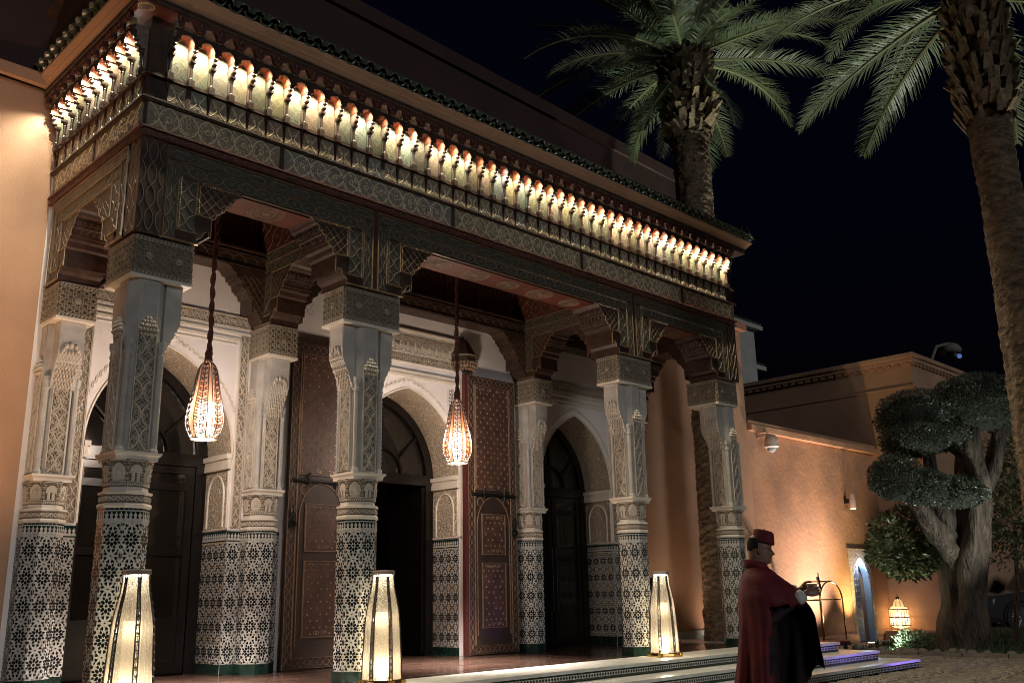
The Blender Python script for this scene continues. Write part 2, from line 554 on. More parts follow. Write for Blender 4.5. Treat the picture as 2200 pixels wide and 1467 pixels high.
def zellige_cell(W_, V_):
    """black and ochre pieces of one repeat, as 2D polygons"""
    blk, och = [], []
    k = min(W_ / .19, V_ / .32)
    def R(x, y, cx, cy, a):
        return (cx + x * cos(a) - y * sin(a), cy + x * sin(a) + y * cos(a))
    def star(cx, cy, r, r2, n=8, ph=0.):
        return [(cx + (r if i % 2 == 0 else r2) * cos(ph + pi * i / n), cy + (r if i % 2 == 0 else r2) * sin(ph + pi * i / n)) for i in range(2 * n)]
    def almond(cx, cy, r0, r1, hw, a):
        L = r1 - r0
        q = [(r0, 0), (r0 + .28 * L, hw), (r0 + .7 * L, hw), (r1, 0), (r0 + .7 * L, -hw), (r0 + .28 * L, -hw)]
        return [R(x * k, y * k, cx, cy, a) for x, y in q]
    def kite(cx, cy, r0, r1, hw, a):
        L = r1 - r0
        q = [(r0, 0), (r0 + .55 * L, hw), (r1, hw * .75), (r0 + .72 * L, 0), (r1, -hw * .75), (r0 + .55 * L, -hw)]
        return [R(x * k, y * k, cx, cy, a) for x, y in q]
    cx, cy = W_ / 2, V_ / 2
    blk.append(star(cx, cy, .019 * k, .012 * k))
    for i in range(8):
        blk.append(almond(cx, cy, .022, .075, .0150, pi / 4 * i))
    for i in range(8):
        a = pi / 4 * i + pi / 8
        blk.append(almond(cx, cy, .058, .096, .0115, a))
    for yy, sg in ((0, 1), (V_, -1)):
        for i in range(8):
            a = pi / 8 + pi / 4 * i
            if sin(a) * sg > 0:
                blk.append(kite(cx, yy, .034, .078, .0155, a))
        blk.append([(cx - .012 * k, yy), (cx + .012 * k, yy), (cx, yy + sg * .010 * k)])
    for x in (0, W_):
        sg = 1 if x == 0 else -1
        for y in (0, V_):
            s2 = 1 if y == 0 else -1
            blk.append([(x + sg * .003 * k, y), (x + sg * .016 * k, y), (x + sg * .014 * k, y + s2 * .022 * k), (x + sg * .003 * k, y + s2 * .034 * k)])
        for y in (V_ * .27, V_ * .73):
            blk.append([(x + sg * .002, y - .020 * k), (x + sg * .016 * k, y - .013 * k), (x + sg * .022 * k, y), (x + sg * .016 * k, y + .013 * k), (x + sg * .002, y + .020 * k)])
            s3 = -1 if y < cy else 1
            blk.append([R(px * k, py * k, x + sg * .030 * k, y + s3 * .034 * k, sg * s3 * .9) for px, py in ((-.016, 0), (0, .010), (.016, 0), (0, -.010))])
    return blk, och

def zellige(mb, w, h, nu, nv, t=.0025, flip=False):
    W_, V_ = w / nu, h / nv
    blk, och = zellige_cell(W_, V_)
    for i in range(nu):
        for j in range(nv):
            for p in blk:
                q = [(x + i * W_, y + j * V_) for x, y in p]
                a = 0
                for t_ in range(len(q)):
                    x1, y1 = q[t_]; x2, y2 = q[(t_ + 1) % len(q)]
                    a += x1 * y2 - x2 * y1
                if a < 0: q = q[::-1]
                q = [(min(max(x, .0015), w - .0015), y) for x, y in q]
                mb.slab(q, 0, t, inset=.0012)

def merlons(mb, w, h, n, t=.004):
    p = w / n
    for i in range(n):
        c = p * (i + .5)
        q = [(-.47, 0), (.47, 0), (.47, .28), (.22, .34), (.22, .50), (.34, .52), (.34, .74), (.12, .78), (.12, .9), (0, 1.0), (-.12, .9), (-.12, .78), (-.34, .74), (-.34, .52), (-.22, .5), (-.22, .34), (-.47, .28)]
        mb.slab([(c + x * p, y * h) for x, y in q], 0, t)
# ================================================================== SETTING: ground, steps, garden
FZ = 0.465                       # portico floor level
mb = MB()
mb.box(-300, 500, -300, 500, -.5, -.02)
ground = struct('ground', mb, 'joint')

# granite setts laid in arcs, right of the steps (nearest ones single pieces, the rest joined)
rng = random.Random(3)
def sett(mb_, cx, cy, ang, l, w, z):
    c, s = cos(ang), sin(ang)
    pts = [(-l / 2, -w / 2), (l / 2, -w / 2), (l / 2, w / 2), (-l / 2, w / 2)]
    lo = [mb_.pt((cx + x * c - y * s, cy + x * s + y * c, -.02)) for x, y in pts]
    hi = [mb_.pt((cx + x * .80 * c - y * .78 * s, cy + x * .80 * s + y * .78 * c, z)) for x, y in pts]
    mb_.face(hi)
    for i in range(4):
        j = (i + 1) % 4
        mb_.face((lo[i], lo[j], hi[j], hi[i]))
spots = []
PW, PR = 1.1, .135
for fi in range(-1, 16):
    for row in range(-2, 110):
        # scallop rows: arcs of radius ~.8 stacked along a diagonal
        y0 = -8.2 + fi * PW
        cx0 = -2.2 + row * PR
        for k in range(9):
            t = -.68 + 1.36 * (k + .5) / 9
            x = cx0 + .8 * cos(t) + (fi % 2) * PR * .5
            y = y0 + .8 * sin(t) * 1.08
            if x > 11.12 or y > 2.3: continue
            if y > -2.12 and x < 8.3: continue
            if x < 1 and y > -3.6: continue
            # keep what the view can reach
            d = ((x + 9.755) * .707 + (y + 9.8) * .707)
            lat = ((x + 9.755) * .707 - (y + 9.8) * .707)
            if d < 8.5: continue
            if not (.2 < lat / d < .62): continue
            spots.append((d, x, y, t))
spots.sort()
far = MB()
for i, (d, x, y, t) in enumerate(spots):
    z = rng.uniform(.006, .026)
    if i < 300:
        m1 = MB()
        sett(m1, 0, 0, t + pi / 2 + rng.uniform(-.08, .08), .118 * rng.uniform(.9, 1.02), .125 * rng.uniform(.9, 1.0), z)
        m1.build('sett', 'paver', ground, loc=(x, y, 0))
    else:
        sett(far, x, y, t + pi / 2 + rng.uniform(-.08, .08), .118 * rng.uniform(.9, 1.02), .125 * rng.uniform(.9, 1.0), z)
far.build('sett_paving', 'paver', ground, kind='stuff')

# steps
STEP = [(-1.08, 7.35, .465), (-1.62, 7.78, .31), (-2.16, 8.22, .155)]
mb = MB()
for i, (y, x, z) in enumerate(STEP):
    mb.box(-8.5 - .4 * i, x - .03, y + .03, 2.44, z - .155, z - .042)
steps = struct('entrance_steps', mb, 'zg')
for i, (y, x, z) in enumerate(STEP):
    # marble treads in slabs
    y1 = STEP[i - 1][0] + .05 if i else -.2
    xs = -8.6
    while xs < x:
        xe = min(xs + 1.42, x)
        b = MB(); b.taper(xs + .002, xe - .002, y, y1, z - .042, z, .004)
        b.build('tread_slab', 'marble', steps)
        xs = xe
    if i:
        b = MB(); b.taper(STEP[i - 1][1] - .06, x, y1 + .002, 2.3, z - .042, z, .004)
        b.build('tread_slab', 'marble', steps)
    # lozenge band on the riser
    f = frame((-8.5, y + .03, z - .155), (1, 0, 0), (0, 0, 1))
    wb = MB(f); L = x - .03 + 8.5
    wb.slab([(0, .035), (L, .035), (L, .088), (0, .088)], 0, .004)
    wb.build('riser_tile_band', 'zw', steps)
    db = MB(f)
    p = .056; k = 0
    while k * p < L - p:
        u = k * p + p / 2
        if u > 4:
            db.slab([(u - .021, .0615), (u, .038), (u + .021, .0615), (u, .085)], .004, .007)
        k += 1
    db.build('riser_lozenges', 'zb', steps, kind='stuff')
b = MB(); b.box(-8.5, 6.05, -.2, 2.44, FZ - .04, FZ - .001); b.box(-8.5, 9.0, 2.44, 6.5, FZ - .04, FZ - .001)
pf = b.build('floor_slab', 'floor', steps)
b = MB(); b.box(6.05, 7.35, -.2, 2.44, FZ - .04, FZ - .0005)
b.build('tread_slab', 'marble', steps)
b = MB()
for y in (.02, .9, 1.75): b.box(-8.4, 6.0, y, y + .035, FZ - .002, FZ + .001)
b.build('inlay_line', 'iron', steps)

# garden bed, kerb, path to the side door
mb = MB()
NG = 26
def gz(x, y):
    return .02 + .28 * max(0, min(1, (x - 11.6) / 9)) + .05 * noise.noise(Vector((x * .6, y * .6, 0)))
xs = [11.38 + (40 - 11.38) * (i / NG) ** 1.6 for i in range(NG + 1)]
ys = [-14 + (14.95 * j / 24) for j in range(25)]
ids = [[mb.pt((x, y, gz(x, y))) for y in ys] for x in xs]
for i in range(NG):
    for j in range(24):
        mb.face((ids[i][j], ids[i + 1][j], ids[i + 1][j + 1], ids[i][j + 1]))
soil = struct('garden_bed', mb, 'soil', smooth=True)
mb = MB(); mb.box(10.98, 17.55, .98, 2.44, -.02, .012)
struct('side_path', mb, 'concrete')
kerb = MB(); kerb.box(11.2, 11.212, .93, .94, -.02, -.01)
k0 = struct('garden_kerb', kerb, 'concrete')
y = .93
while y > -9:
    b = MB(); b.taper(11.2, 11.38, y - .9 + .006, y, -.02, .085, .012)
    b.build('kerb_stone', 'concrete', k0)
    y -= .9
# river stones along the kerb
sm = []
for i in range(5):
    b = MB(); r = random.Random(i)
    rows = []
    for a in range(6):
        th = -pi / 2 + pi * a / 5
        rows.append([(cos(2 * pi * j / 9) * max(cos(th), .05) * (1 + r.uniform(-.12, .12)), sin(2 * pi * j / 9) * max(cos(th), .05) * (1 + r.uniform(-.12, .12)), sin(th)) for j in range(9)])
    b.loft(rows)
    sm.append(b.mesh('river_stone', 'stone', True))
y = .75; n = 0
while y > -8:
    r = rng.uniform(.06, .115)
    o = put('river_stone', sm[n % 5], soil, (11.62 + rng.uniform(-.1, .12), y, gz(11.6, y) + r * .45), rz=rng.uniform(0, 6), sc=(r, r * rng.uniform(.9, 1.25), r * rng.uniform(.7, .9)))
    y -= r * 1.9; n += 1

# ================================================================== MAIN BUILDING
bld = thing('hotel_building', 'terracotta hotel building with white stucco entrance wall behind the columns', 'building', (0, 2.45, 0))
YW = 2.45
ARCH = [(-4.2, 1.02), (0.0, 1.12), (4.2, 1.02)]
ZS, ZA = 3.42, 4.82
def arch_pts(a, zs=ZS, za=ZA, n=14, grow=0.0):
    rise = za - zs
    e = (rise * rise - a * a) / (2 * a)
    R = a + e
    top = math.acos(e / R)
    pr = [(-e + (R + grow) * cos(top * i / n), zs + (R + grow) * sin(top * i / n)) for i in range(n + 1)]
    # apex forced to x = 0
    pr[-1] = (0, zs + sqrt(max((R + grow) ** 2 - e * e, 0)))
    return pr           # right half, from springing up to the apex

def arch_full(c, a, zs=ZS, za=ZA, n=14, grow=0.0):
    r = arch_pts(a, zs, za, n, grow)
    return [(c + x, z) for x, z in r] + [(c - x, z) for x, z in r[:-1][::-1]]   # right spring -> apex -> left spring

# white entrance wall with three pointed arches
mb = MB()
ZT = 6.9
edges = [-5.95]
for c, a in ARCH:
    edges += [c - a, c + a]
edges.append(5.95)
for i in range(0, len(edges), 2):
    x0, x1 = edges[i], edges[i + 1]
    mb.poly([(x0, YW, FZ), (x1, YW, FZ), (x1, YW, ZT), (x0, YW, ZT)])
for c, a in ARCH:
    pts = arch_full(c, a)
    for (xa, za), (xb, zb) in zip(pts[:-1], pts[1:]):
        mb.poly([(xb, YW, zb), (xa, YW, za), (xa, YW, ZT), (xb, YW, ZT)])
mb.build('entrance_wall', 'white', bld)

# arch reveals: carved soffit, impost, carved jamb panel, tiled dado
for c, a in ARCH:
    D = .72
    mb = MB()
    pts = arch_full(c, a)
    ks = 4
    rows = [[(x, YW + D * t / ks, z) for x, z in pts] for t in range(ks + 1)]
    mb.loft(rows, closed=False, cap=False)
    so = mb.build('arch_soffit', 'arab', bld, smooth=True)
    # scalloped border on the face of the wall
    f = frame((0, YW, 0), (1, 0, 0), (0, 0, 1))
    b = MB(f)
    p1, p2 = arch_full(c, a, n=22, grow=.012), arch_full(c, a, n=22, grow=.115)
    b.ribbon(p1, .03, .018, bev=.3)
    for (xa, za), (xb, zb) in zip(p2[:-1], p2[1:]):
        mx, mz = (xa + xb) / 2, (za + zb) / 2
        ang = atan2(zb - za, xb - xa) - pi / 2
        L = math.hypot(xb - xa, zb - za)
        b.ribbon(arc(mx, mz, L * .5, ang - pi / 2, ang + pi / 2, 6), .016, .014)
        b.ribbon(arc(mx, mz, L * .28, ang - pi / 2, ang + pi / 2, 5), .012, .012)
    b.build('arch_border', 'moul', so)
    for sg in (-1, 1):
        x = c + sg * a
        # impost
        b = MB(); b.box(min(x, x - sg * .05), max(x, x - sg * .05), YW - .02, YW + D, 3.22, 3.36); b.box(min(x, x - sg * .08), max(x, x - sg * .08), YW - .035, YW + D, 3.36, ZS + .01)
        b.build('impost', 'moul', bld)
        # jamb panel and tile
        U = (0, 1, 0) if sg > 0 else (0, -1, 0)
        O = (x, YW, 0) if sg > 0 else (x, YW + D, 0)
        V = (0, 0, 1)
        f = (lambda x=x, sg=sg: (lambda u, v, n: Vector((x - sg * n, (YW + u), v))))()
        b = MB(f); b.poly([(0, 2.38, 0), (D, 2.38, 0), (D, 3.22, 0), (0, 3.22, 0)])
        jp = b.build('jamb_panel', 'arab', bld)
        b = MB(f)
        q = [(D * .18, 2.42), (D * .18, 2.85)] + [(D / 2 + D * .32 * cos(t) * (1 if True else 1), 2.85 + .3 * sin(t)) for t in [pi - pi * k / 10 for k in range(11)]] + [(D * .82, 2.42)]
        b.ribbon(q, .03, .018); b.ribbon([(.0, 2.39), (D, 2.39)], .03, .02); b.ribbon([(.02, 2.4), (.02, 3.2)], .03, .02)
        b.build('panel_moulding', 'moul', jp)
        b = MB(f); b.poly([(0, FZ, 0), (D, FZ, 0), (D, 2.38, 0), (0, 2.38, 0)])
        jt = b.build('jamb_tile', 'zw', bld)
        b = MB(lambda u, v, n, x=x, sg=sg: Vector((x - sg * n, YW + u, v + .6)))
        zellige(b, D, 1.6, 4, 5)
        b.build('zellige_pieces', 'zb', jt, kind='stuff')
        b = MB(lambda u, v, n, x=x, sg=sg: Vector((x - sg * n, YW + u, v + .6)))
        for i in range(4):
            for j in range(6):
                for r0 in (.026,):
                    cx, cy = D / 4 * (i + .5), 1.6 / 5 * j
                    b.slab([(cx + (r0 if k % 2 else r0 * .62) * cos(pi * k / 8), cy + (r0 if k % 2 else r0 * .62) * sin(pi * k / 8)) for k in range(16)], .0, .003)
        b.build('zellige_stars', 'zo', jt, kind='stuff')
        b = MB(lambda u, v, n, x=x, sg=sg: Vector((x - sg * n, YW + u, v)))
        b.slab([(0, 2.22), (D, 2.22), (D, 2.36), (0, 2.36)], 0, .004); b.build('green_band', 'zg', jt)
        b = MB(b.f); b.slab([(0, .465), (D, .465), (D, .6), (0, .6)], 0, .004); b.build('green_skirting', 'zg', jt)
        b = MB(lambda u, v, n, x=x, sg=sg: Vector((x - sg * n * 1.0, YW + u, v + 2.235)))
        merlons(b, D, .1, 13, .008); b.build('crest_tiles', 'zw', jt, kind='stuff')

# face dado strips between arches and pilasters
for x0, x1 in ((-5.42, -5.22), (-3.18, -2.98), (2.98, 3.18), (5.22, 5.42), (-2.5, -2.36), (2.36, 2.5)):
    w = x1 - x0
    f = frame((x0, YW - .012, .6), (1, 0, 0), (0, 0, 1))
    b = MB(); b.box(x0, x1, YW - .012, YW + .01, FZ, 2.38); dd = b.build('dado_tile', 'zw', bld)
    b = MB(f); zellige(b, w, 1.6, 1, 5); b.build('zellige_pieces', 'zb', dd, kind='stuff')
    f2 = frame((x0, YW - .012, 0), (1, 0, 0), (0, 0, 1))
    b = MB(f2); b.slab([(0, 2.22), (w, 2.22), (w, 2.36), (0, 2.36)], 0, .004); b.build('green_band', 'zg', dd)
    b = MB(f2); b.slab([(0, .465), (w, .465), (w, .6), (0, .6)], 0, .004); b.build('green_skirting', 'zg', dd)
    f3 = frame((x0, YW - .012, 2.235), (1, 0, 0), (0, 0, 1))
    b = MB(f3); merlons(b, w, .1, 4, .008); b.build('crest_tiles', 'zw', dd, kind='stuff')

# carved bands and mouldings of the side bays
fW = frame((0, YW, 0), (1, 0, 0), (0, 0, 1))
rg = random.Random(5)
for sg in (-1, 1):
    xa, xb = sorted((sg * 5.40, sg * 2.98))
    b = MB(); b.box(xa, xb, YW - .018, YW + .01, 5.27, 5.45); cb = b.build('carved_band', 'ground_lt', bld)
    f = frame((xa, YW - .018, 5.28), (1, 0, 0), (0, 0, 1))
    b = MB(f); scroll(b, xb - xa, .16, 26, .014, .012); starnet(b, xb - xa, .16, 28, 2, .008, .01)
    b.ribbon([(0, 0), (xb - xa, 0)], .02, .018); b.ribbon([(0, .16), (xb - xa, .16)], .02, .018)
    b.build('carving', 'stucco', cb, kind='stuff')
    b = MB(fW)
    b.ribbon([(xa + .163, 2.42), (xa + .163, 5.1)], .022, .03); b.ribbon([(xb - .163, 2.42), (xb - .163, 5.1)], .022, .03)
    b.ribbon([(xa + .15, 5.1), (xb - .15, 5.1)], .06, .03); b.ribbon([(xa + .2, 5.03), (xb - .2, 5.03)], .02, .018)
    b.ribbon([(xa, 5.2), (xb, 5.2)], .05, .03)
    b.build('wall_moulding', 'moul', bld)
    for xs_ in (xa + .02, xb - .15):
        b = MB(); b.box(xs_, xs_ + .13, YW - .012, YW + .01, 2.4, 5.2); cb = b.build('carved_border', 'ground_lt', bld)
        f = frame((xs_, YW - .012, 2.4), (1, 0, 0), (0, 0, 1))
        b = MB(f); ogee(b, .13, 2.8, 1, 18, .013, .011, rings=False, amp=.45); leafy(b, .13, 2.8, 150, .008, .008, 0, rg); b.ribbon([(.004, 0), (.004, 2.8)], .014, .016); b.ribbon([(.126, 0), (.126, 2.8)], .014, .016)
        b.build('carving', 'stucco', cb, kind='stuff')
# centre bay: shell frieze, carved band, moulding
b = MB(); b.box(-1.12, 1.08, YW - .02, YW + .01, 5.43, 5.80); sf = b.build('shell_frieze', 'moul', bld)
b = MB(frame((-1.06, YW - .02, 5.46), (1, 0, 0), (0, 0, 1)))
nsh = 13; p = 2.04 / nsh
for i in range(nsh):
    cx = p * (i + .5); cy = .13
    for k, r in enumerate((.135, .108, .08, .052, .026)):
        b.ribbon(arc(cx, cy, r, -.5, pi + .5, 10), .014, .016)
    b.ribbon(arc(cx, .04, .06, pi, 2 * pi, 5), .012, .012)
b.build('shell_carving', 'stucco', sf, kind='stuff')
b = MB(); b.box(-1.12, 1.08, YW - .014, YW + .01, 5.265, 5.42); cb = b.build('carved_band', 'ground_lt', bld)
b = MB(frame((-1.12, YW - .014, 5.275), (1, 0, 0), (0, 0, 1))); starnet(b, 2.2, .135, 26, 2, .009, .01); leafy(b, 2.2, .135, 120, .008, .01, 0, rg)
b.build('carving', 'stucco', cb, kind='stuff')
b = MB(fW)
for z, w_, h_ in ((5.82, .05, .05), (5.425, .03, .03), (5.26, .03, .03), (5.10, .05, .045), (5.03, .06, .03)):
    b.ribbon([(-1.15, z), (1.12, z)], w_, h_)
for sg in (-1, 1):
    b.ribbon([(sg * 1.15, 2.4), (sg * 1.15, 5.08)], .05, .03)
b.build('wall_moulding', 'moul', bld)

# year numerals painted beside the middle arch
def text(body, loc, size, m, parent, rot=(pi / 2, 0, 0), name='year_lettering', ext=.002):
    cu = bpy.data.curves.new(name, 'FONT')
    cu.body = body; cu.size = size; cu.extrude = ext
    o = bpy.data.objects.new(name, cu)
    COL.objects.link(o)
    dg = bpy.context.evaluated_depsgraph_get()
    me = bpy.data.meshes.new_from_object(o.evaluated_get(dg))
    bpy.data.objects.remove(o)
    me.materials.clear(); me.materials.append(M[m])
    return put(name, me, parent, loc, rot=rot)
for i, s_ in enumerate(('1342', '1406', '1430', '1442', '14')):
    text(s_, (.86, YW - .004, 4.87 - .063 * i), .075, 'ink', bld)

# terracotta flanks, coping, upper parapet
mb = MB()
mb.box(-16, -5.95, YW, YW + .5, 0, 8.0); mb.box(5.95, 10.62, YW, YW + .5, 0, 7.75)
mb.box(-5.95, 5.95, YW + .02, YW + .5, 6.9, 8.4)
mb.build('rendered_wall', 'terra', bld)
mb = MB(); mb.box(-16, -5.95, YW - .14, YW + .5, 8.0, 8.16); mb.box(-16, -5.95, YW + .1, YW + .5, 8.16, 10.6)
mb.build('upper_wall', 'terra', bld)
mb = MB(); mb.box(5.95, 10.78, YW - .13, YW + .5, 7.75, 7.95); mb.box(5.95, 10.62, YW + .1, YW + .5, 7.95, 8.5); mb.build('coping', 'terra_dark', bld)
mb = MB(); mb.box(6.0, 10.64, YW - .03, YW, FZ - .4, FZ + .14); mb.build('skirting', 'marble', bld)
mb = MB(); mb.box(-16, -5.98, YW - .03, YW, 0, .55); mb.build('skirting', 'marble', bld)
mb = MB()
c, s = cos(radians(2.12)), sin(radians(2.12))
mb.f = lambda x, y, z: Vector((-1.1 + x * c - y * s, 2.6 + x * s + y * c, z))
mb.box(-14, 10.52, 0, .6, 8.0, 11.5); mb.box(-14, 10.58, -.07, .65, 11.5, 11.8)
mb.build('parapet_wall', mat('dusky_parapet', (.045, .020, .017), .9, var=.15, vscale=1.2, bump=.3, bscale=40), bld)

# interior behind the doorways
mb = MB()
mb.poly([(-6, YW + 4, 0), (6, YW + 4, 0), (6, YW + 4, 7), (-6, YW + 4, 7)]); mb.poly([(-6, YW + .74, 0), (-6, YW + 4, 0), (-6, YW + 4, 7), (-6, YW + .74, 7)]); mb.poly([(6, YW + .74, 0), (6, YW + 4, 0), (6, YW + 4, 7), (6, YW + .74, 7)])
mb.poly([(-6, YW + .74, 6.2), (6, YW + .74, 6.2), (6, YW + 4, 6.2), (-6, YW + 4, 6.2)])
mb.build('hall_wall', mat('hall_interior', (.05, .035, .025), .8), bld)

# glazed doors in the arches
for di, (c, a) in enumerate(ARCH):
    dy = YW + .74
    ai = a - .01
    op = arch_pts(ai, ZS, ZA - .02, 12)
    outer = [(c + x, z) for x, z in op] + [(c - x, z) for x, z in op[:-1][::-1]]
    inner = [(c + x * .86, ZS + (z - ZS) * .9) for x, z in op] + [(c - x * .86, ZS + (z - ZS) * .9) for x, z in op[:-1][::-1]]
    f = frame((0, dy, 0), (1, 0, 0), (0, 0, 1))
    b = MB(f)
    for k in range(len(outer) - 1):
        b.slab([outer[k], outer[k + 1], inner[k + 1], inner[k]], 0, .07, back=True)
    b.box(c - ai, c - ai + .16, FZ, ZS, 0, .07); b.box(c + ai - .16, c + ai, FZ, ZS, 0, .07)
    b.box(c - ai, c + ai, ZS - .12, ZS + .06, 0, .08)
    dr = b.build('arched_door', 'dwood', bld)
    # fanlight bars and panes
    b = MB(f)
    for ang in (35, 90, 145):
        r0, r1 = .42, 1.15
        b.ribbon([(c + r0 * cos(radians(ang)), ZS + .06 + r0 * sin(radians(ang))), (c + r1 * .8 * cos(radians(ang)), ZS + .06 + r1 * sin(radians(ang)))], .05, .05)
    b.ribbon(arc(c, ZS + .06, .42, 0, pi, 12), .05, .05)
    b.build('fanlight_bar', 'dwood', dr)
    b = MB(f); b.slab(inner, -.02, -.015); b.build('fanlight_pane', 'glass', dr)
    b = MB(f); b.slab([(x * .98 + c * .02, z - .02) for x, z in inner], -.07, -.065); b.build('fanlight_blind', 'curtain', dr)
    if di == 1:
        # open leaf, edge on
        b = MB(); b.box(c + ai - .2, c + ai - .15, dy, dy + .9, FZ + .02, ZS - .12); b.build('open_leaf', 'dwood', dr)
        b = MB(); b.box(c - ai + .15, c - ai + .2, dy, dy + .9, FZ + .02, ZS - .12); b.build('open_leaf', 'dwood', dr)
        continue
    for sg in (-1, 1):
        x0, x1 = sorted((c + sg * .015, c + sg * (ai - .17)))
        b = MB(f)
        zz = [FZ + .02, 1.12, 1.22, 2.05, 2.15, 2.95, 3.05, ZS - .13]
        b.box(x0, x0 + .11, zz[0], zz[-1], -.01, .05); b.box(x1 - .11, x1, zz[0], zz[-1], -.01, .05)
        for q0, q1 in ((zz[0], zz[0] + .16), (zz[1], zz[2]), (zz[3], zz[4]), (zz[5], zz[6]), (zz[-1] - .1, zz[-1])):
            b.box(x0 + .11, x1 - .11, q0, q1, -.01, .045)
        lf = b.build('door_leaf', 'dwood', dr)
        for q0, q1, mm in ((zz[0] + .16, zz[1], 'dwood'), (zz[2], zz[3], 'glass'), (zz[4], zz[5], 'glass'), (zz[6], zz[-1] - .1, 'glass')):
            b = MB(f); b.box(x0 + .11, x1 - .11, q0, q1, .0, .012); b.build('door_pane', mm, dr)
        for q0, q1 in ((zz[2], zz[3]), (zz[4], zz[5])):
            b = MB(f); b.box(x0 + .14, x1 - .2, q0 + .02, q1 - .02, -.06, -.05); b.build('blind', 'curtain', dr)
        b = MB(); b.tube([(c + sg * .06, dy - .09, 1.1), (c + sg * .06, dy - .09, 2.3)], .014, 8); b.build('door_handle', 'iron', dr)

# big carved leaves folded back against the wall
def big_leaf(x0, x1, hinge_left, label):
    y0, y1 = 2.27, 2.35
    z0, z1 = FZ + .015, 5.20
    t = thing('carved_door_leaf', label, 'door', ((x0 + x1) / 2, y1, FZ))
    b = MB(); b.box(x0, x1, y0, y1, z0, z1); b.build('leaf_board', 'leaf_frame', t)
    ex = x0 if hinge_left else x1
    b = MB(); b.box(min(ex, ex - (.07 if hinge_left else -.07)), max(ex, ex - (.07 if hinge_left else -.07)), y0 + .005, y1, z0, z1); b.build('leaf_edge', 'leaf_edge', t)
    f = frame((x0, y0, z0), (1, 0, 0), (0, 0, 1))
    w, h = x1 - x0, z1 - z0
    bw = .14
    b = MB(f)
    for i in range(2):
        ogee(b, bw - .02, h - .1, 1, 30, .008, .005, rings=False, amp=.42, u0=.01 + i * (w - bw), v0=.05)
    for v in (.01, h - bw):
        # horizontal chains
        pu = (w - 2 * bw) / 8
        for sg in (1, -1):
            b.ribbon([(bw + pu * j / 6, v + bw / 2 + sg * .05 * sin(pi * j / 6)) for j in range(49)], .008, .005)
    b.ribbon([(.004, .004), (w - .004, .004), (w - .004, h - .004), (.004, h - .004)], .012, .006, closed=True)
    b.ribbon([(bw, bw), (w - bw, bw), (w - bw, h - bw), (bw, h - bw)], .022, .012, closed=True)
    b.build('painted_border', 'lattice_red', t, kind='stuff')
    # upper panel, wicket door with arch and two panels
    panels = [(bw + .03, w - bw - .03, 2.72, h - bw - .03), (bw + .16, w - bw - .16, 1.62, 2.30), (bw + .16, w - bw - .16, .42, 1.48)]
    for k, (u0, u1, v0, v1) in enumerate(panels):
        b = MB(f); b.box(u0, u1, v0, v1, .0, .008); pn = b.build('leaf_panel', 'leaf_field', t)
        b = MB(f); b.ribbon([(u0, v0), (u1, v0), (u1, v1), (u0, v1)], .025, .02, closed=True); b.build('panel_frame', 'lattice_red', pn)
        b = MB(f)
        nu = 10; nv = int((v1 - v0) / .085)
        r2 = random.Random(k)
        for i in range(nu):
            for j in range(nv):
                if (i + j) % 2: continue
                r_ = .02
                if k and not (i in (1, 2, 4, 5, 7, 8) or j in (1, nv - 2)): continue
                cx, cy = u0 + (u1 - u0) * (i + .5) / nu, v0 + (v1 - v0) * (j + .5) / nv
                r_ = .020
                b.slab([(cx + (r_ if q % 2 else r_ * .5) * cos(pi * q / 6), cy + (r_ if q % 2 else r_ * .5) * sin(pi * q / 6)) for q in range(12)], .008, .018, inset=.004)
        for cx, cy in ((u0 + .12, v1 - .06), (u0 + (u1 - u0) * .4, v1 - .06), (u0 + (u1 - u0) * .65, v1 - .06), (u0 + (u1 - u0) * .4, v0 + .06), (u0 + (u1 - u0) * .65, v0 + .06)):
            b.ribbon(arc(cx, cy, .024, 0, 2 * pi, 8)[:-1], .008, .01, .008, closed=True); b.ribbon(arc(cx + .045, cy, .018, -.5, 4, 6), .008, .01, .008)
        b.build('stud', 'silver', pn, kind='stuff')
    b = MB(f)
    aw = w - 2 * bw - .1
    q = [(bw + .05, .3), (bw + .05, 1.95)] + [(w / 2 + aw / 2 * cos(t_), 2.1 + .5 * sin(t_)) for t_ in [pi - pi * k / 14 for k in range(15)]] + [(w - bw - .05, 1.95), (w - bw - .05, .3)]
    b.ribbon(q, .016, .014)
    for sg in (-1, 1):
        b.ribbon(arc(w / 2 + sg * aw * .40, 2.5, .07, 0, 5, 8), .014, .012)
    b.build('wicket_arch', 'lattice_red', t)
    b = MB(f); b.box(.06, w - .06, 2.60, 2.66, .0, .02)
    b.tube([(.05, 2.63, .04), (w - .05, 2.63, .04)], .014, 6); b.tube([(w * .3, 2.55, .03), (w * .3, 2.75, .03)], .018, 6); b.tube([(w * .72, 2.55, .03), (w * .72, 2.75, .03)], .018, 6)
    b.build('bolt_bar', 'iron', t)
    kx = .07 if hinge_left is False else w - .07
    b = MB(f); b.ell((kx, 2.16, .03), .045, .11, .03); b.ribbon(arc(kx, 2.0, .055, 0, 2 * pi, 10)[:-1], .03, .04, 0, closed=True)
    b.build('door_knocker', 'iron', t)
    return t
big_leaf(1.19, 2.335, True, 'tall studded brown door leaf folded back right of the central arch')
big_leaf(-2.335, -1.19, False, 'tall studded brown door leaf folded back left of the central arch, half behind a column')

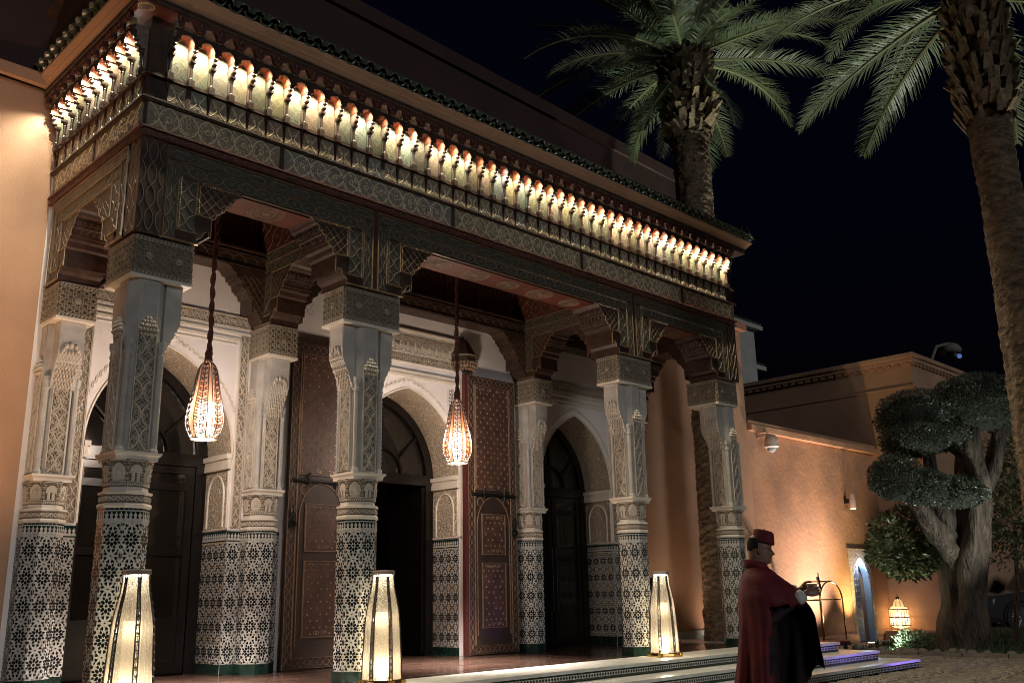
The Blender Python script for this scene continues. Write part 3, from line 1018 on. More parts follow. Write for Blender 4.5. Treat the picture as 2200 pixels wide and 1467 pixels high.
# carved wooden hood fixed above the right leaf
t = thing('carved_wall_hood', 'carved wooden pointed hood on the wall above the right door leaf', 'wall hood', (1.18, YW, 5.22))
b = MB(); b.lathe([(.20, 5.30), (.245, 5.36), (.25, 5.52)], 8, (1.18, YW - .06), pi / 8); b.build('hood_body', 'wood_mid', t)
b = MB(); b.lathe([(.25, 5.545), (.14, 5.76), (.07, 5.85)], 8, (1.18, YW - .06), pi / 8); b.build('hood_roof', 'wood', t)
b = MB(); b.lathe([(.262, 5.515), (.262, 5.545)], 8, (1.18, YW - .06), pi / 8); b.build('hood_rim', 'lattice_dim', t)
b = MB(); b.ell((1.18, YW - .06, 5.875), .03, .03, .04); b.build('finial', 'wood', t)
b = MB()
for r_, z, n_ in ((.245, 5.40, 14), (.23, 5.34, 14), (.205, 5.285, 12)):
    for k in range(n_):
        an = pi + pi * k / (n_ - 1)
        b.ell((1.18 + r_ * cos(an), YW - .06 + r_ * sin(an), z), .026, .026, .034, 6, 4)
b.build('hood_carving', 'lattice_red', t, kind='stuff')
# ================================================================== COLUMNS
AP = .23                          # apothem of the octagonal shaft
def octr(ap): return ap / cos(pi / 8)
def face_frame(ap, k, z0):
    a = pi / 4 * k
    U = Vector((-sin(a), cos(a), 0))
    w = 2 * ap * math.tan(pi / 8)
    return frame(Vector((ap * cos(a), ap * sin(a), z0)) - U * w / 2, U, (0, 0, 1)), w
CM = {}
def colmesh():
    b = MB(); b.lathe([(octr(.245), .465), (octr(.245), .60)], 8, ph=pi / 8); CM['plinth'] = b.mesh('plinth', 'zg')
    b = MB(); b.lathe([(octr(AP), .60), (octr(AP), 2.36)], 8, ph=pi / 8, cap=False); CM['dado'] = b.mesh('dado', 'zw')
    b, g, m, y = MB(), MB(), MB(), MB()
    for k in range(8):
        f, w = face_frame(AP, k, .605); b.f = f; zellige(b, w, 1.6, 1, 5)
        f, w = face_frame(AP, k, 0); g.f = f
        g.slab([(0, 2.225), (w, 2.225), (w, 2.325), (0, 2.325)], 0, .002)
        for i in range(4):
            g.slab([(w * i / 4 + .003, 2.338), (w * (i + 1) / 4 - .003, 2.338), (w * (i + 1) / 4 - .003, 2.356), (w * i / 4 + .003, 2.356)], 0, .003)
        f, w = face_frame(AP, k, 2.225); m.f = f; merlons(m, w, .098, 4, .006)
        f, w = face_frame(AP, k, .605); y.f = f
        for j in (1, 3, 5, 7, 9):
            for u in (.0, w):
                y.slab([(min(max(u - .009, 0), w), .16 * j - .009), (min(max(u + .009, 0), w), .16 * j - .009), (min(max(u + .009, 0), w), .16 * j + .009), (min(max(u - .009, 0), w), .16 * j + .009)], 0, .0035)
    CM['zellige_pieces'] = b.mesh('zellige_pieces', 'zb')
    CM['green_band'] = g.mesh('green_band', 'zg')
    CM['crest_tiles'] = m.mesh('crest_tiles', 'zw')
    CM['ochre_tiles'] = y.mesh('ochre_tiles', 'zo')
    # collar and bell capital
    b = MB()
    b.lathe([(octr(.236), 2.36), (octr(.246), 2.375), (octr(.246), 2.395), (octr(.234), 2.41)], 8, ph=pi / 8)
    b.lathe([(octr(.234), 2.495), (octr(.246), 2.505), (octr(.244), 2.525), (octr(.205), 2.535), (octr(.200), 2.575)], 8, ph=pi / 8)
    CM['collar'] = b.mesh('collar', 'moul')
    b = MB(); b.lathe([(octr(.228), 2.41), (octr(.228), 2.495)], 8, ph=pi / 8); CM['carved_ring'] = b.mesh('carved_ring', 'ground_st')
    b = MB()
    for k in range(8):
        f, w = face_frame(.228, k, 2.415); b.f = f; scroll(b, w, .075, 4, .011, .010)
    CM['ring_carving'] = b.mesh('ring_carving', 'stucco')
    b = MB(); b.lathe([(octr(.205), 2.575), (octr(.207), 2.62), (octr(.212), 2.70), (octr(.222), 2.79), (octr(.238), 2.85)], 8, ph=pi / 8); CM['bell'] = b.mesh('bell', 'ground_st')
    b = MB()
    for k in range(8):
        f, w = face_frame(.207, k, 2.575)
        tilt = .03 / .26
        b.f = lambda u, v, n, f=f, t=tilt: f(u, v, n + max(0, v - .04) ** 1.6 * .22)
        for j in range(7):     # braid at the foot
            b.slab([(w * j / 7, .01), (w * (j + .6) / 7, .01), (w * (j + 1) / 7, .04), (w * (j + .4) / 7, .04)], 0, .008)
        if k % 2:
            q = [(w * .5 + w * .44 * x, .055 + .19 * z) for x, z in ((-.75, 0), (-.98, .4), (-.85, .72), (-.45, .92), (0, 1.0), (.45, .92), (.85, .72), (.98, .4), (.75, 0))]
            b.slab(q, 0, .012, inset=.006)
            b.ribbon([(w * .5 + (x - w * .5) * .62, .06 + (z - .055) * .68) for x, z in q], .012, .01, .012)
            b.ell((w * .5, .14, .022), .022, .034, .01, 6, 4)
        else:
            q = [(w * .5 + w * .42 * x, .055 + .17 * z) for x, z in ((-.6, 0), (-.6, .45), (-.9, .5), (-.8, .8), (-.4, .95), (0, 1.0), (.4, .95), (.8, .8), (.9, .5), (.6, .45), (.6, 0), (.15, 0), (.15, .5), (-.15, .5), (-.15, 0))]
            b.slab(q, 0, .014, inset=.0)
        for sg in (0, 1):
            b.ribbon(arc(w * (.08 + .84 * sg), .245, .02, 0, 5.5, 7), .008, .009); b.ribbon(arc(w * (.06 + .88 * sg), .19, .016, 0, 5.5, 6), .007, .009); b.ribbon(arc(w * (.06 + .88 * sg), .13, .016, 0, 5.5, 6), .007, .009); b.ribbon(arc(w * (.05 + .9 * sg), .08, .014, 0, 5.5, 6), .007, .009)
        b.ribbon([(0, .262), (w, .262)], .012, .01); b.ribbon([(0, .05), (w, .05)], .01, .008)
    CM['bell_carving'] = b.mesh('bell_carving', 'stucco')
    b = MB()
    b.box(-.222, .222, -.222, .222, 2.845, 2.868)
    rows = []
    for h, z in ((.222, 2.868), (.228, 2.885), (.248, 2.905), (.252, 2.928)):
        rows.append([(-h, -h, z), (h, -h, z), (h, h, z), (-h, h, z)])
    b.loft(rows); CM['abacus'] = b.mesh('abacus', 'moul')
    # shaft
    H, CH = .205, .095
    def chsq(h, c): return [(-h + c, -h), (h - c, -h), (h, -h + c), (h, h - c), (h - c, h), (-h + c, h), (-h, h - c), (-h, -h + c)]
    b = MB()
    b.loft([[(x, y, z) for x, y in chsq(H, CH)] for z in (2.928, 4.80)])
    CM['shaft'] = b.mesh('shaft', 'shaftst')
    b, c, e = MB(), MB(), MB()
    r = random.Random(2)
    for k in range(4):
        a = pi / 2 * k - pi / 2
        U = Vector((-sin(a), cos(a), 0)); N = Vector((cos(a), sin(a), 0))
        f = frame(N * H - U * .105 + Vector((0, 0, 2.95)), U, (0, 0, 1))
        b.f = f; b.slab([(0, 0), (.21, 0), (.21, 1.22), (.105, 1.3), (0, 1.22)], 0, .006)
        c.f = f
        ogee(c, .20, 1.24, 1, 5, .0105, .017, .006, rings=False, amp=.46, u0=.005, seg=12); ogee(c, .20, 1.24, 3, 15, .0052, .012, .006, rings=True, amp=.45, u0=.005, seg=8)
        c.ribbon([(.105 + .085 * sin(pi * 1.24 * t / .248 / 40 + pi / 2 * 0) * (1 if True else 1), t * 1.24 / 40) for t in range(0)], .01, .01)
        for j in range(5):
            for s2 in (-1, 1):
                c.ribbon([(.105 + s2 * (.095 - .095 * abs(sin(pi * t / 12))) * .75, .248 * (j + t / 12)) for t in range(13)], .008, .014, .006)
            vc = .248 * (j + .5)
            c.ribbon(arc(.105, vc, .032, 0, 2 * pi, 9)[:-1], .009, .013, .006, closed=True)
            c.ribbon([(.105, vc - .08), (.083, vc - .045), (.105, vc - .03), (.127, vc - .045)], .008, .012, .006, closed=True)
            c.ribbon([(.105, vc + .08), (.083, vc + .045), (.105, vc + .03), (.127, vc + .045)], .008, .012, .006, closed=True)
        leafy(c, .21, 1.22, 260, .005, .011, .006, r)
        c.ribbon([(.004, 0), (.004, 1.22)], .014, .018, .004); c.ribbon([(.206, 0), (.206, 1.22)], .014, .018, .004)
        # hood, bulbs and inset panel above
        e.f = f
        hood = [(.005, 1.22), (.005, 1.3), (.02, 1.345), (.045, 1.35), (.05, 1.39), (.075, 1.43), (.105, 1.46), (.135, 1.43), (.16, 1.39), (.165, 1.35), (.19, 1.345), (.205, 1.3), (.205, 1.22)]
        e.ribbon(hood, .012, .012)
        e.ribbon([(.01, 1.36), (.01, 1.80), (.20, 1.80), (.20, 1.36)], .01, .006)
        for s2 in (-1, 1):
            for q in range(3):
                e.ribbon([(.105 + s2 * .09, 1.80 - .02 - q * .022), (.105 + s2 * (.03 + q * .02), 1.80 - .02 - q * .022)], .008, .006)
        for row, (zz, cnt, out) in enumerate(((1.41, 2, .024), (1.37, 4, .032), (1.325, 5, .040), (1.28, 6, .040), (1.235, 5, .028))):
            for q in range(cnt):
                u = .105 + (q - (cnt - 1) / 2) * .036
                e.ell((u, zz, out * .6), .019, .028, out, 6, 4)
    CM['carved_panel'] = b.mesh('carved_panel', 'ground_st')
    CM['arabesque_carving'] = c.mesh('arabesque_carving', 'stucco')
    CM['muqarnas_hood'] = e.mesh('muqarnas_hood', 'stucco', True)
    # corner colonnette
    b = MB()
    b.tube([(0, 0, 2.99), (0, 0, 3.95)], .034, 10)
    b.lathe([(.05, 2.93), (.05, 2.96), (.04, 2.975), (.036, 2.995)], 8)
    b.lathe([(.036, 3.945), (.046, 3.96), (.046, 3.98), (.038, 3.995), (.038, 4.03), (.05, 4.05), (.056, 4.09), (.056, 4.12)], 8)
    CM['colonnette'] = b.mesh('colonnette', 'shaftst')
    b = MB()
    for j in range(17):
        z = 3.02 + j * .054
        for s2 in (-1, 1):
            b.tube([(.034 * cos(t), .034 * sin(t), z + .042 * q / 4) for q, t in [(q, (q / 4 - .5) * s2 * 1.2 + k * pi / 2 + pi / 4) for k in (0,) for q in range(5)]], .0045, 4, cap=False)
            b.tube([(.034 * cos(t), .034 * sin(t), z + .042 * q / 4) for q, t in [(q, (q / 4 - .5) * s2 * 1.2 + pi + pi / 4) for q in range(5)]], .0045, 4, cap=False)
    CM['braid_carving'] = b.mesh('braid_carving', 'stucco')
    # wing corbel towards +x with its muqarnas cascade
    prof = [(.20, 3.97), (.225, 4.0), (.235, 4.05), (.255, 4.07), (.265, 4.13), (.285, 4.15), (.295, 4.20), (.32, 4.22), (.33, 4.27), (.355, 4.29), (.365, 4.34), (.385, 4.37), (.385, 4.80), (.20, 4.80)]
    b = MB(lambda u, v, n: Vector((u, .15 - n, v)))
    b.slab(prof, 0, .30, back=True)
    CM['wing'] = b.mesh('wing', 'shaftst')
    b = MB()
    for i in range(10):
        z = 3.985 + .045 * i; d = .218 + .0182 * i
        n_ = 6 if i % 2 else 7
        hw = .11 + .003 * i
        for q in range(n_):
            y_ = (q - (n_ - 1) / 2) * 2 * hw / 6.6
            b.ell((d + .006, y_, z + .008), .017, .0145, .026, 6, 4)
            b.box(d - .02, d + .018, y_ - .013, y_ + .013, z + .026, z + .034)
    for q in range(5):
        t = pi * q / 4
        b.ell((.392, .085 * cos(t), 4.44 + .06 * sin(t)), .02, .026, .04, 6, 4)
    CM['muqarnas_cascade'] = b.mesh('muqarnas_cascade', 'stucco', True)
    b = MB(lambda u, v, n: Vector((.385 + n, u - .13, v)))
    b.ribbon([(0, 4.42), (0, 4.78), (.26, 4.78), (.26, 4.42)], .012, .006)
    CM['wing_moulding'] = b.mesh('wing_moulding', 'moul')
colmesh()

def block_mesh(x0, x1, y0, y1):
    b = MB(); b.box(x0, x1, y0, y1, 4.835, 5.265)
    core = b.mesh('bracket_block', 'ground_st')
    b = MB(); b.box(x0 - .012, x1 + .012, y0 - .012, y1 + .012, 4.80, 4.835)
    base = b.mesh('block_soffit', 'moul')
    b = MB()
    for (O, U, L) in (((x0, y0, 4.835), (1, 0, 0), x1 - x0), ((x0, y1, 4.835), (0, -1, 0), y1 - y0), ((x1, y0, 4.835), (0, 1, 0), y1 - y0), ((x1, y1, 4.835), (-1, 0, 0), x1 - x0)):
        b.f = frame(O, U, (0, 0, 1))
        nu = max(3, round(L / .095))
        starnet(b, L, .33, nu, 4, .011, .014, v0=.05)
        k = max(2, round(L / .045))
        for v in (.005, .385):
            for j in range(k):
                b.slab([(L * j / k, v), (L * (j + .6) / k, v), (L * (j + 1) / k, v + .036), (L * (j + .4) / k, v + .036)], 0, .012)
        for v in (.0, .045, .382, .428):
            b.ribbon([(0, v), (L, v)], .009, .014)
        nr = 1 if L < .6 else 2
        for j in range(nr):
            cx, cy = L * (j + .5) / nr, .215
            pts = [(cx + (.05 if q % 2 else .035) * cos(pi * q / 10), cy + (.05 if q % 2 else .035) * sin(pi * q / 10)) for q in range(20)]
            b.slab(pts, .0, .02); b.ell((cx, cy, .022), .02, .02, .01, 8, 4)
    carv = b.mesh('strapwork_carving', mat('strapwork_stucco', (.29, .245, .18), .7, var=.12, vscale=8))
    return core, base, carv

BLK = {'B': block_mesh(-.44, .44, -.23, .23), 'A': block_mesh(-.23, .44, -.23, .44), 'D': block_mesh(-.44, .23, -.23, .44)}
def fill_column(t, loc, kind, rz=0.0, sub=None):
    """all parts of a column under thing/part t; sub = parts that carry sub-parts"""
    def p(name, parent, **k):
        return put(name, CM[name], parent, loc, rz=rz if parent is t else 0.0, **k)
    P = {}
    for n in ('plinth', 'dado', 'collar', 'carved_ring', 'bell', 'abacus', 'shaft'):
        P[n] = put(n, CM[n], t, loc, rz=rz)
    for n, par, kd in (('zellige_pieces', 'dado', 'stuff'), ('green_band', 'dado', None), ('crest_tiles', 'dado', 'stuff'), ('ochre_tiles', 'dado', 'stuff'), ('ring_carving', 'carved_ring', 'stuff'),
                       ('bell_carving', 'bell', 'stuff'), ('carved_panel', 'shaft', None), ('arabesque_carving', 'shaft', 'stuff'), ('muqarnas_hood', 'shaft', None)):
        o = put(n, CM[n], P[par], loc, kind=kd)
    for sx in (-1, 1):
        for sy in (-1, 1):
            q = Vector((sx * .178, sy * .178, 0)); q.rotate(Matrix.Rotation(rz, 3, 'Z'))
            c = put('colonnette', CM['colonnette'], t, Vector(loc) + q, rz=rz)
            put('braid_carving', CM['braid_carving'], c, Vector(loc) + q, rz=atan2(sy, sx) - pi / 4, kind='stuff')
    dirs = {'B': (0, pi), 'A': (0, pi / 2), 'D': (pi, pi / 2)}[kind]
    for d in dirs:
        w = put('corbel_wing', CM['wing'], t, loc, rz=rz + d)
        put('muqarnas_cascade', CM['muqarnas_cascade'], w, loc, kind='stuff')
        put('wing_moulding', CM['wing_moulding'], w, loc)
    core, base, carv = BLK[kind]
    bl = put('bracket_block', core, t, loc, rz=rz)
    put('block_soffit', base, bl, loc); put('strapwork_carving', carv, bl, loc, kind='stuff')

for x, kind, lab in ((-5.66, 'A', 'leftmost mosaic-tiled column with carved stucco shaft, at the corner of the canopy'),
                     (-2.74, 'B', 'mosaic-tiled column left of the central bay, in front of the half-hidden door leaf'),
                     (2.74, 'B', 'mosaic-tiled column right of the central bay, beside the right floor lamp'),
                     (5.66, 'D', 'rightmost mosaic-tiled column, in front of the palm trunk by the doorman')):
    t = thing('tiled_column', lab, 'column', (x, 0, FZ), 'columns along the front of the entrance')
    fill_column(t, (x, 0, 0), kind)
# pilasters against the entrance wall are part of the building
for x in (-5.66, -2.74, 2.74, 5.66):
    b = MB(); b.box(x - .10, x + .10, YW - .02, YW + .02, FZ, 5.27)
    pl = b.build('pilaster', 'white', bld)
    for n in ('plinth', 'dado', 'zellige_pieces', 'green_band', 'crest_tiles', 'collar', 'carved_ring', 'ring_carving', 'bell', 'bell_carving', 'abacus', 'shaft', 'carved_panel', 'arabesque_carving', 'muqarnas_hood'):
        put(n, CM[n], pl, (x, 2.35, 0), rz=pi / 2, kind='stuff' if n in ('zellige_pieces', 'crest_tiles', 'ring_carving', 'bell_carving', 'arabesque_carving') else None)
    for sx in (-1, 1):
        put('colonnette', CM['colonnette'], pl, (x + sx * .178, 2.35 - .178, 0))
        put('braid_carving', CM['braid_carving'], pl, (x + sx * .178, 2.35 - .178, 0), rz=-pi / 2, kind='stuff')
    put('corbel_wing', CM['wing'], pl, (x, 2.35, 0), rz=-pi / 2); put('muqarnas_cascade', CM['muqarnas_cascade'], pl, (x, 2.35, 0), rz=-pi / 2, kind='stuff')
    core, base, carv = BLK['B']
    put('bracket_block', core, pl, (x, 2.35, 0), rz=pi / 2); put('block_soffit', base, pl, (x, 2.35, 0), rz=pi / 2); put('strapwork_carving', carv, pl, (x, 2.35, 0), rz=pi / 2, kind='stuff')

# ================================================================== CEDAR CANOPY
can = thing('carved_canopy', 'carved cedar canopy with a lit row of niches and green tiled eave over the columns', 'canopy', (0, 0, 5.28))
ZB, ZT1 = 5.28, 6.41
HALF = [(.44, 5.28), (.44, 5.36), (.50, 5.39), (.53, 5.46), (.58, 5.48), (.58, 5.42), (.61, 5.42), (.61, 5.64), (.655, 5.66), (.67, 5.72), (.72, 5.74), (.735, 5.80), (.735, 5.77), (.76, 5.77), (.775, 5.85), (.82, 5.87), (.835, 5.93), (.835, 5.90), (.865, 5.90), (.88, 5.97), (.93, 5.985), (.95, 6.02), (.98, 6.05)]
def contour(L, k=1.0):
    h = [((.44 + (d - .44) * k), z) for d, z in HALF]
    return h + [(L - d, z) for d, z in h[::-1]]
def bead(b, pts, r=.010, closed=False):
    b.ribbon(pts, r * 2.0, r * 1.6, closed=closed, bev=.5)
def beadrow(b, a, c, r=.008, step=.03):
    n = max(2, int(math.hypot(c[0] - a[0], c[1] - a[1]) / step))
    for i in range(n + 1):
        t = i / n
        b.ell((a[0] + (c[0] - a[0]) * t, a[1] + (c[1] - a[1]) * t, .012), r * 1.1, r * 1.1, r, 5, 3)
def span(f, L, T, name, k=1.0, rich=True, top=ZT1):
    """stepped corbel beam of length L between two supports, face frame f, thickness T behind the face"""
    c = contour(L, k)
    b = MB(f)
    b.slab([(0, ZB)] + c + [(L, ZB), (L, top), (0, top)], -T, 0, back=True)
    o = b.build(name, 'wood', can)
    # painted fields
    fl = MB(f)
    sc = lambda d: .44 + (d - .44) * k if d > .44 else d
    d1, d2, d3, d4 = .06, .19, .415, sc(.61)
    for a, e in ((d1, d2), (d2, d3)):
        fl.slab([(a, 5.30 if a == d1 else 5.43), (e, 5.30 if a == d1 else 5.43), (e, 6.22 if a == d1 else 6.04), (a, 6.22 if a == d1 else 6.04)], 0, .004)
        fl.slab([(L - e, 5.30 if a == d1 else 5.43), (L - a, 5.30 if a == d1 else 5.43), (L - a, 6.22 if a == d1 else 6.04), (L - e, 6.22 if a == d1 else 6.04)], 0, .004)
    fl.slab([(d1, 6.245), (L - d1, 6.245), (L - d1, 6.37), (d1, 6.37)], 0, .004)
    fl.slab([(d2, 6.07), (L - d2, 6.07), (L - d2, 6.215), (d2, 6.215)], 0, .004)
    fl.build('painted_field', 'panel_d', o, kind='stuff')
    ln = MB(f)
    n1 = max(4, round((L - 2 * d2) / .21))
    ogee(ln, L - 2 * d2, .145, n1, 1, .009, .004, .004, rings=True, amp=.5, u0=d2, v0=6.07, seg=8)
    n2 = max(4, round((L - 2 * d1) / .3))
    for i in range(n2):
        u = d1 + (L - 2 * d1) * (i + .5) / n2; w_ = (L - 2 * d1) / n2 * .4
        ln.ribbon([(u - w_, 6.307), (u - w_ * .6, 6.345), (u + w_ * .6, 6.345), (u + w_, 6.307), (u + w_ * .6, 6.27), (u - w_ * .6, 6.27)], .009, .004, .004, closed=True)
    for u0 in (d2, L - d3):
        ogee(ln, d3 - d2, .60, 1, 3, .009, .004, .004, rings=False, amp=.46, u0=u0, v0=5.44)
    for u0 in (d1, L - d2):
        ogee(ln, d2 - d1, .88, 1, 4, .008, .004, .004, rings=False, amp=.4, u0=u0, v0=5.32)
    # diamond net on the bracket spandrels, following the steps
    nn = 5
    for side in (0, 1):
        for i in range(nn):
            u0 = sc(.43 + (.98 - .43) * i / nn); u1 = sc(.43 + (.98 - .43) * (i + 1) / nn)
            zl = [5.66, 5.66, 5.80, 5.90, 5.99][i]
            v = 6.03
            m_ = max(1, round((v - zl) / .12))
            for q in range(m_):
                za, zb_ = v - (v - zl) * q / m_, v - (v - zl) * (q + 1) / m_
                pts = [((u0 + u1) / 2, za), (u1, (za + zb_) / 2), ((u0 + u1) / 2, zb_), (u0, (za + zb_) / 2)]
                if side: pts = [(L - x, z) for x, z in pts]
                ln.ribbon(pts, .008, .004, .0, closed=True)
    ln.build('painted_lines', 'lattice_dim', o, kind='stuff')
    bd = MB(f)
    for d, zb_, zt in ((.045, 5.30, 6.385), (.19, 5.42, 6.23), (.415, 5.65, 6.055)):
        q = [(d, zb_), (d, zt), (L - d, zt), (L - d, zb_)]
        if d > .4:
            bead(bd, [(sc(.61), 5.65), (d, 5.65), (d, zt), (sc(.96), zt)]); bead(bd, [(L - sc(.61), 5.65), (L - d, 5.65), (L - d, zt), (L - sc(.96), zt)])
            if rich:
                beadrow(bd, (d + .03, 5.67), (d + .03, zt - .03)); beadrow(bd, (d + .03, zt - .03), (sc(.96), zt - .03)); beadrow(bd, (L - d - .03, 5.67), (L - d - .03, zt - .03)); beadrow(bd, (L - d - .03, zt - .03), (L - sc(.96), zt - .03))
        else:
            bead(bd, q)
            if rich and d > .1:
                beadrow(bd, (d + .028, zb_ + .02), (d + .028, zt - .03)); beadrow(bd, (L - d - .028, zb_ + .02), (L - d - .028, zt - .03)); beadrow(bd, (d, zt - .028), (L - d, zt - .028))
        if d > .1 and d < .4:
            bead(bd, [(d, zb_), (.44, zb_)]); bead(bd, [(L - d, zb_), (L - .44, zb_)])
    bead(bd, [(.0, 5.295), (.46, 5.295)], .012); bead(bd, [(L, 5.295), (L - .46, 5.295)], .012)
    # gold edge along the cusps
    bd.ribbon(c, .012, .008)
    bd.build('beaded_moulding', 'bead', o, kind='stuff')
    # muqarnas cells in the cusps: little rounded niches stepping back under the beam
    mq = MB(f)
    for side in (0, 1):
        for i, (d, z) in enumerate(((.52, 5.50), (.63, 5.72), (.70, 5.80), (.78, 5.88), (.86, 5.95))):
            for q in range(7):
                u = sc(d) if not side else L - sc(d)
                mq.ell((u, z - .018, -T * (.08 + .14 * q)), .032, .060, T * .058, 6, 4)
                mq.box(u - .03, u + .03, z + .01, z + .03, -T * (.14 + .14 * q), -T * (.03 + .14 * q))
    mq.build('muqarnas_cells', 'wood_mid', o, kind='stuff')
    return o
FY = -.27
BAYS = ((-5.66, -2.74), (-2.74, 2.74), (2.74, 5.66))
for xa, xb in BAYS:
    L = xb - xa
    f = frame((xa, FY, 0), (1, 0, 0), (0, 0, 1))
    o = span(f, L, .56, 'bay_beam')
    # red soffit with medallions
    u0, u1 = xa + .99, xb - .99
    b = MB(); b.box(u0, u1, -.22, .26, 6.036, 6.05); b.build('red_soffit', 'red', o)
    n = 1 if L < 4 else 5
    b = MB(lambda u, v, n: Vector((u, v, 6.036 - n)))
    for i in range(n):
        cx = u0 + (u1 - u0) * (i + .5) / n; r_ = .19 if (i % 2 == 0 and n > 1) else .225
        if n > 1 and i % 2 == 0: r_ = .175
        for rr in (r_, r_ * .86, r_ * .45):
            b.ribbon(arc(cx, .02, rr, 0, 2 * pi, 26)[:-1], .014, .004, closed=True)
        for q in range(16):
            a = 2 * pi * q / 16
            b.ribbon(arc(cx + r_ * .65 * cos(a), .02 + r_ * .65 * sin(a), r_ * .12, 0, 2 * pi, 6)[:-1], .008, .003, closed=True)
        b.slab([(cx + r_ * (.3 if q % 2 else .18) * cos(pi * q / 8), .02 + r_ * (.3 if q % 2 else .18) * sin(pi * q / 8)) for q in range(16)], 0, .003)
    b.build('medallion', 'lattice_dim', o, kind='stuff')
# corner posts (proud panels at both ends of the front)
for sg in (-1, 1):
    x0, x1 = sorted((sg * 5.93, sg * 5.64))
    b = MB(); b.box(x0, x1, -.285, .25, 5.285, 6.41); o = b.build('corner_post', 'wood', can)
    b = MB(frame((x0 + .02, -.285, 5.32), (1, 0, 0), (0, 0, 1))); ogee(b, .25, 1.06, 2, 4, .008, .004, rings=False, amp=.4); b.build('painted_lines', 'lattice_dim', o, kind='stuff')
    if sg < 0:
        b = MB(frame((x0, .22, 5.32), (0, -1, 0), (0, 0, 1))); ogee(b, .45, 1.06, 3, 4, .008, .004, rings=False, amp=.4); b.build('painted_lines', 'lattice_dim', o, kind='stuff')
# side and cross beams, from the columns back to the wall
span(frame((-5.93, 2.35, 0), (0, -1, 0), (0, 0, 1)), 2.35, .52, 'side_beam', k=.98)
span(frame((5.93, 0, 0), (0, 1, 0), (0, 0, 1)), 2.35, .52, 'side_beam', k=.98, rich=False)
for x in (-2.74, 2.74):
    span(frame((x - .23, 2.35, 0), (0, -1, 0), (0, 0, 1)), 2.35, .46, 'cross_beam', k=.98, rich=False)
# wall brackets and wall plate
for x in (-5.66, -2.74, 2.74, 5.66):
    for sg in (-1, 1):
        if abs(x + sg * 1) > 5.8: continue
        b = MB(lambda u, v, n, x=x, sg=sg: Vector((x + sg * u, 2.45 - n, v)))
        pr = [(0, 5.29), (.235, 5.29)] + [(d - .18, z + .03) for d, z in HALF if d > .5] + [(.9, 6.10), (0, 6.10)]
        b.slab(pr, .0, .34, back=True)
        o = b.build('wall_bracket', 'wood_mid', can)
        b = MB(lambda u, v, n, x=x, sg=sg: Vector((x + sg * u, 2.11 - n, v)))
        for i in range(6):
            for j in range(5):
                u, v = .06 + .1 * i, 5.4 + .13 * j
                if v < 5.35 + (max(0, u - .25)) * 1.0: continue
                b.ribbon([(u, v - .06), (u + .05, v), (u, v + .06), (u - .05, v)], .007, .004, closed=True)
        b.build('painted_lines', 'lattice_red', o, kind='stuff')
b = MB(); b.box(-5.4, 5.4, 2.12, 2.44, 6.10, 6.40); wp = b.build('wall_plate', 'wood_mid', can)
b = MB(frame((-5.4, 2.12, 6.10), (1, 0, 0), (0, 0, 1)))
b.ribbon([(0, .02), (10.8, .02)], .03, .02); b.ribbon([(0, .27), (10.8, .27)], .04, .04); b.ribbon([(0, .21), (10.8, .21)], .02, .02)
b.build('plate_moulding', 'wood_mid', wp)
b = MB(frame((-5.4, 2.12, 6.14), (1, 0, 0), (0, 0, 1))); ogee(b, 10.8, .14, 54, 1, .008, .004, rings=False); b.build('painted_lines', 'lattice_red', wp, kind='stuff')
b = MB(); b.box(-5.4, 5.4, 2.3, 2.44, 6.40, 7.1); iw = b.build('ceiling_frieze', 'wood_red', can)
b = MB(frame((-5.4, 2.3, 6.42), (1, 0, 0), (0, 0, 1)))
for i in range(14):
    u = 10.8 * (i + .5) / 14
    if i % 2:
        ogee(b, .6, .6, 3, 2, .008, .004, u0=u - .3, v0=.03)
    for d in (-.36, -.33, .33, .36): b.ribbon([(u + d, 0), (u + d, .66)], .012, .006)
b.build('painted_lines', 'lattice_red', iw, kind='stuff')
for x in (-2.74, 2.74):
    for sg in (-1, 1):
        b = MB(); b.box(min(x, x + sg * .25), max(x, x + sg * .25), .3, 2.3, 6.40, 7.1); b.build('ceiling_frieze', 'wood_red', can)
        b = MB(frame((x - .25, 2.3, 6.42), (0, -1, 0), (0, 0, 1)) if sg < 0 else frame((x + .25, .3, 6.42), (0, 1, 0), (0, 0, 1))); ogee(b, 2.0, .62, 8, 2, .008, .004); b.build('painted_lines', 'lattice_red', can, kind='stuff')
b = MB(); b.box(-5.9, 5.9, .2, 2.44, 7.1, 7.2); b.build('ceiling_boards', 'wood_red', can)

# frieze walls
b = MB(); b.box(-5.93, 5.93, -.28, .3, 6.412, 7.90); b.box(-5.93, -5.4, .3, 2.44, 6.412, 7.90); b.box(5.4, 5.93, .3, 2.44, 6.412, 7.90)
b.build('frieze_core', 'wood', can)

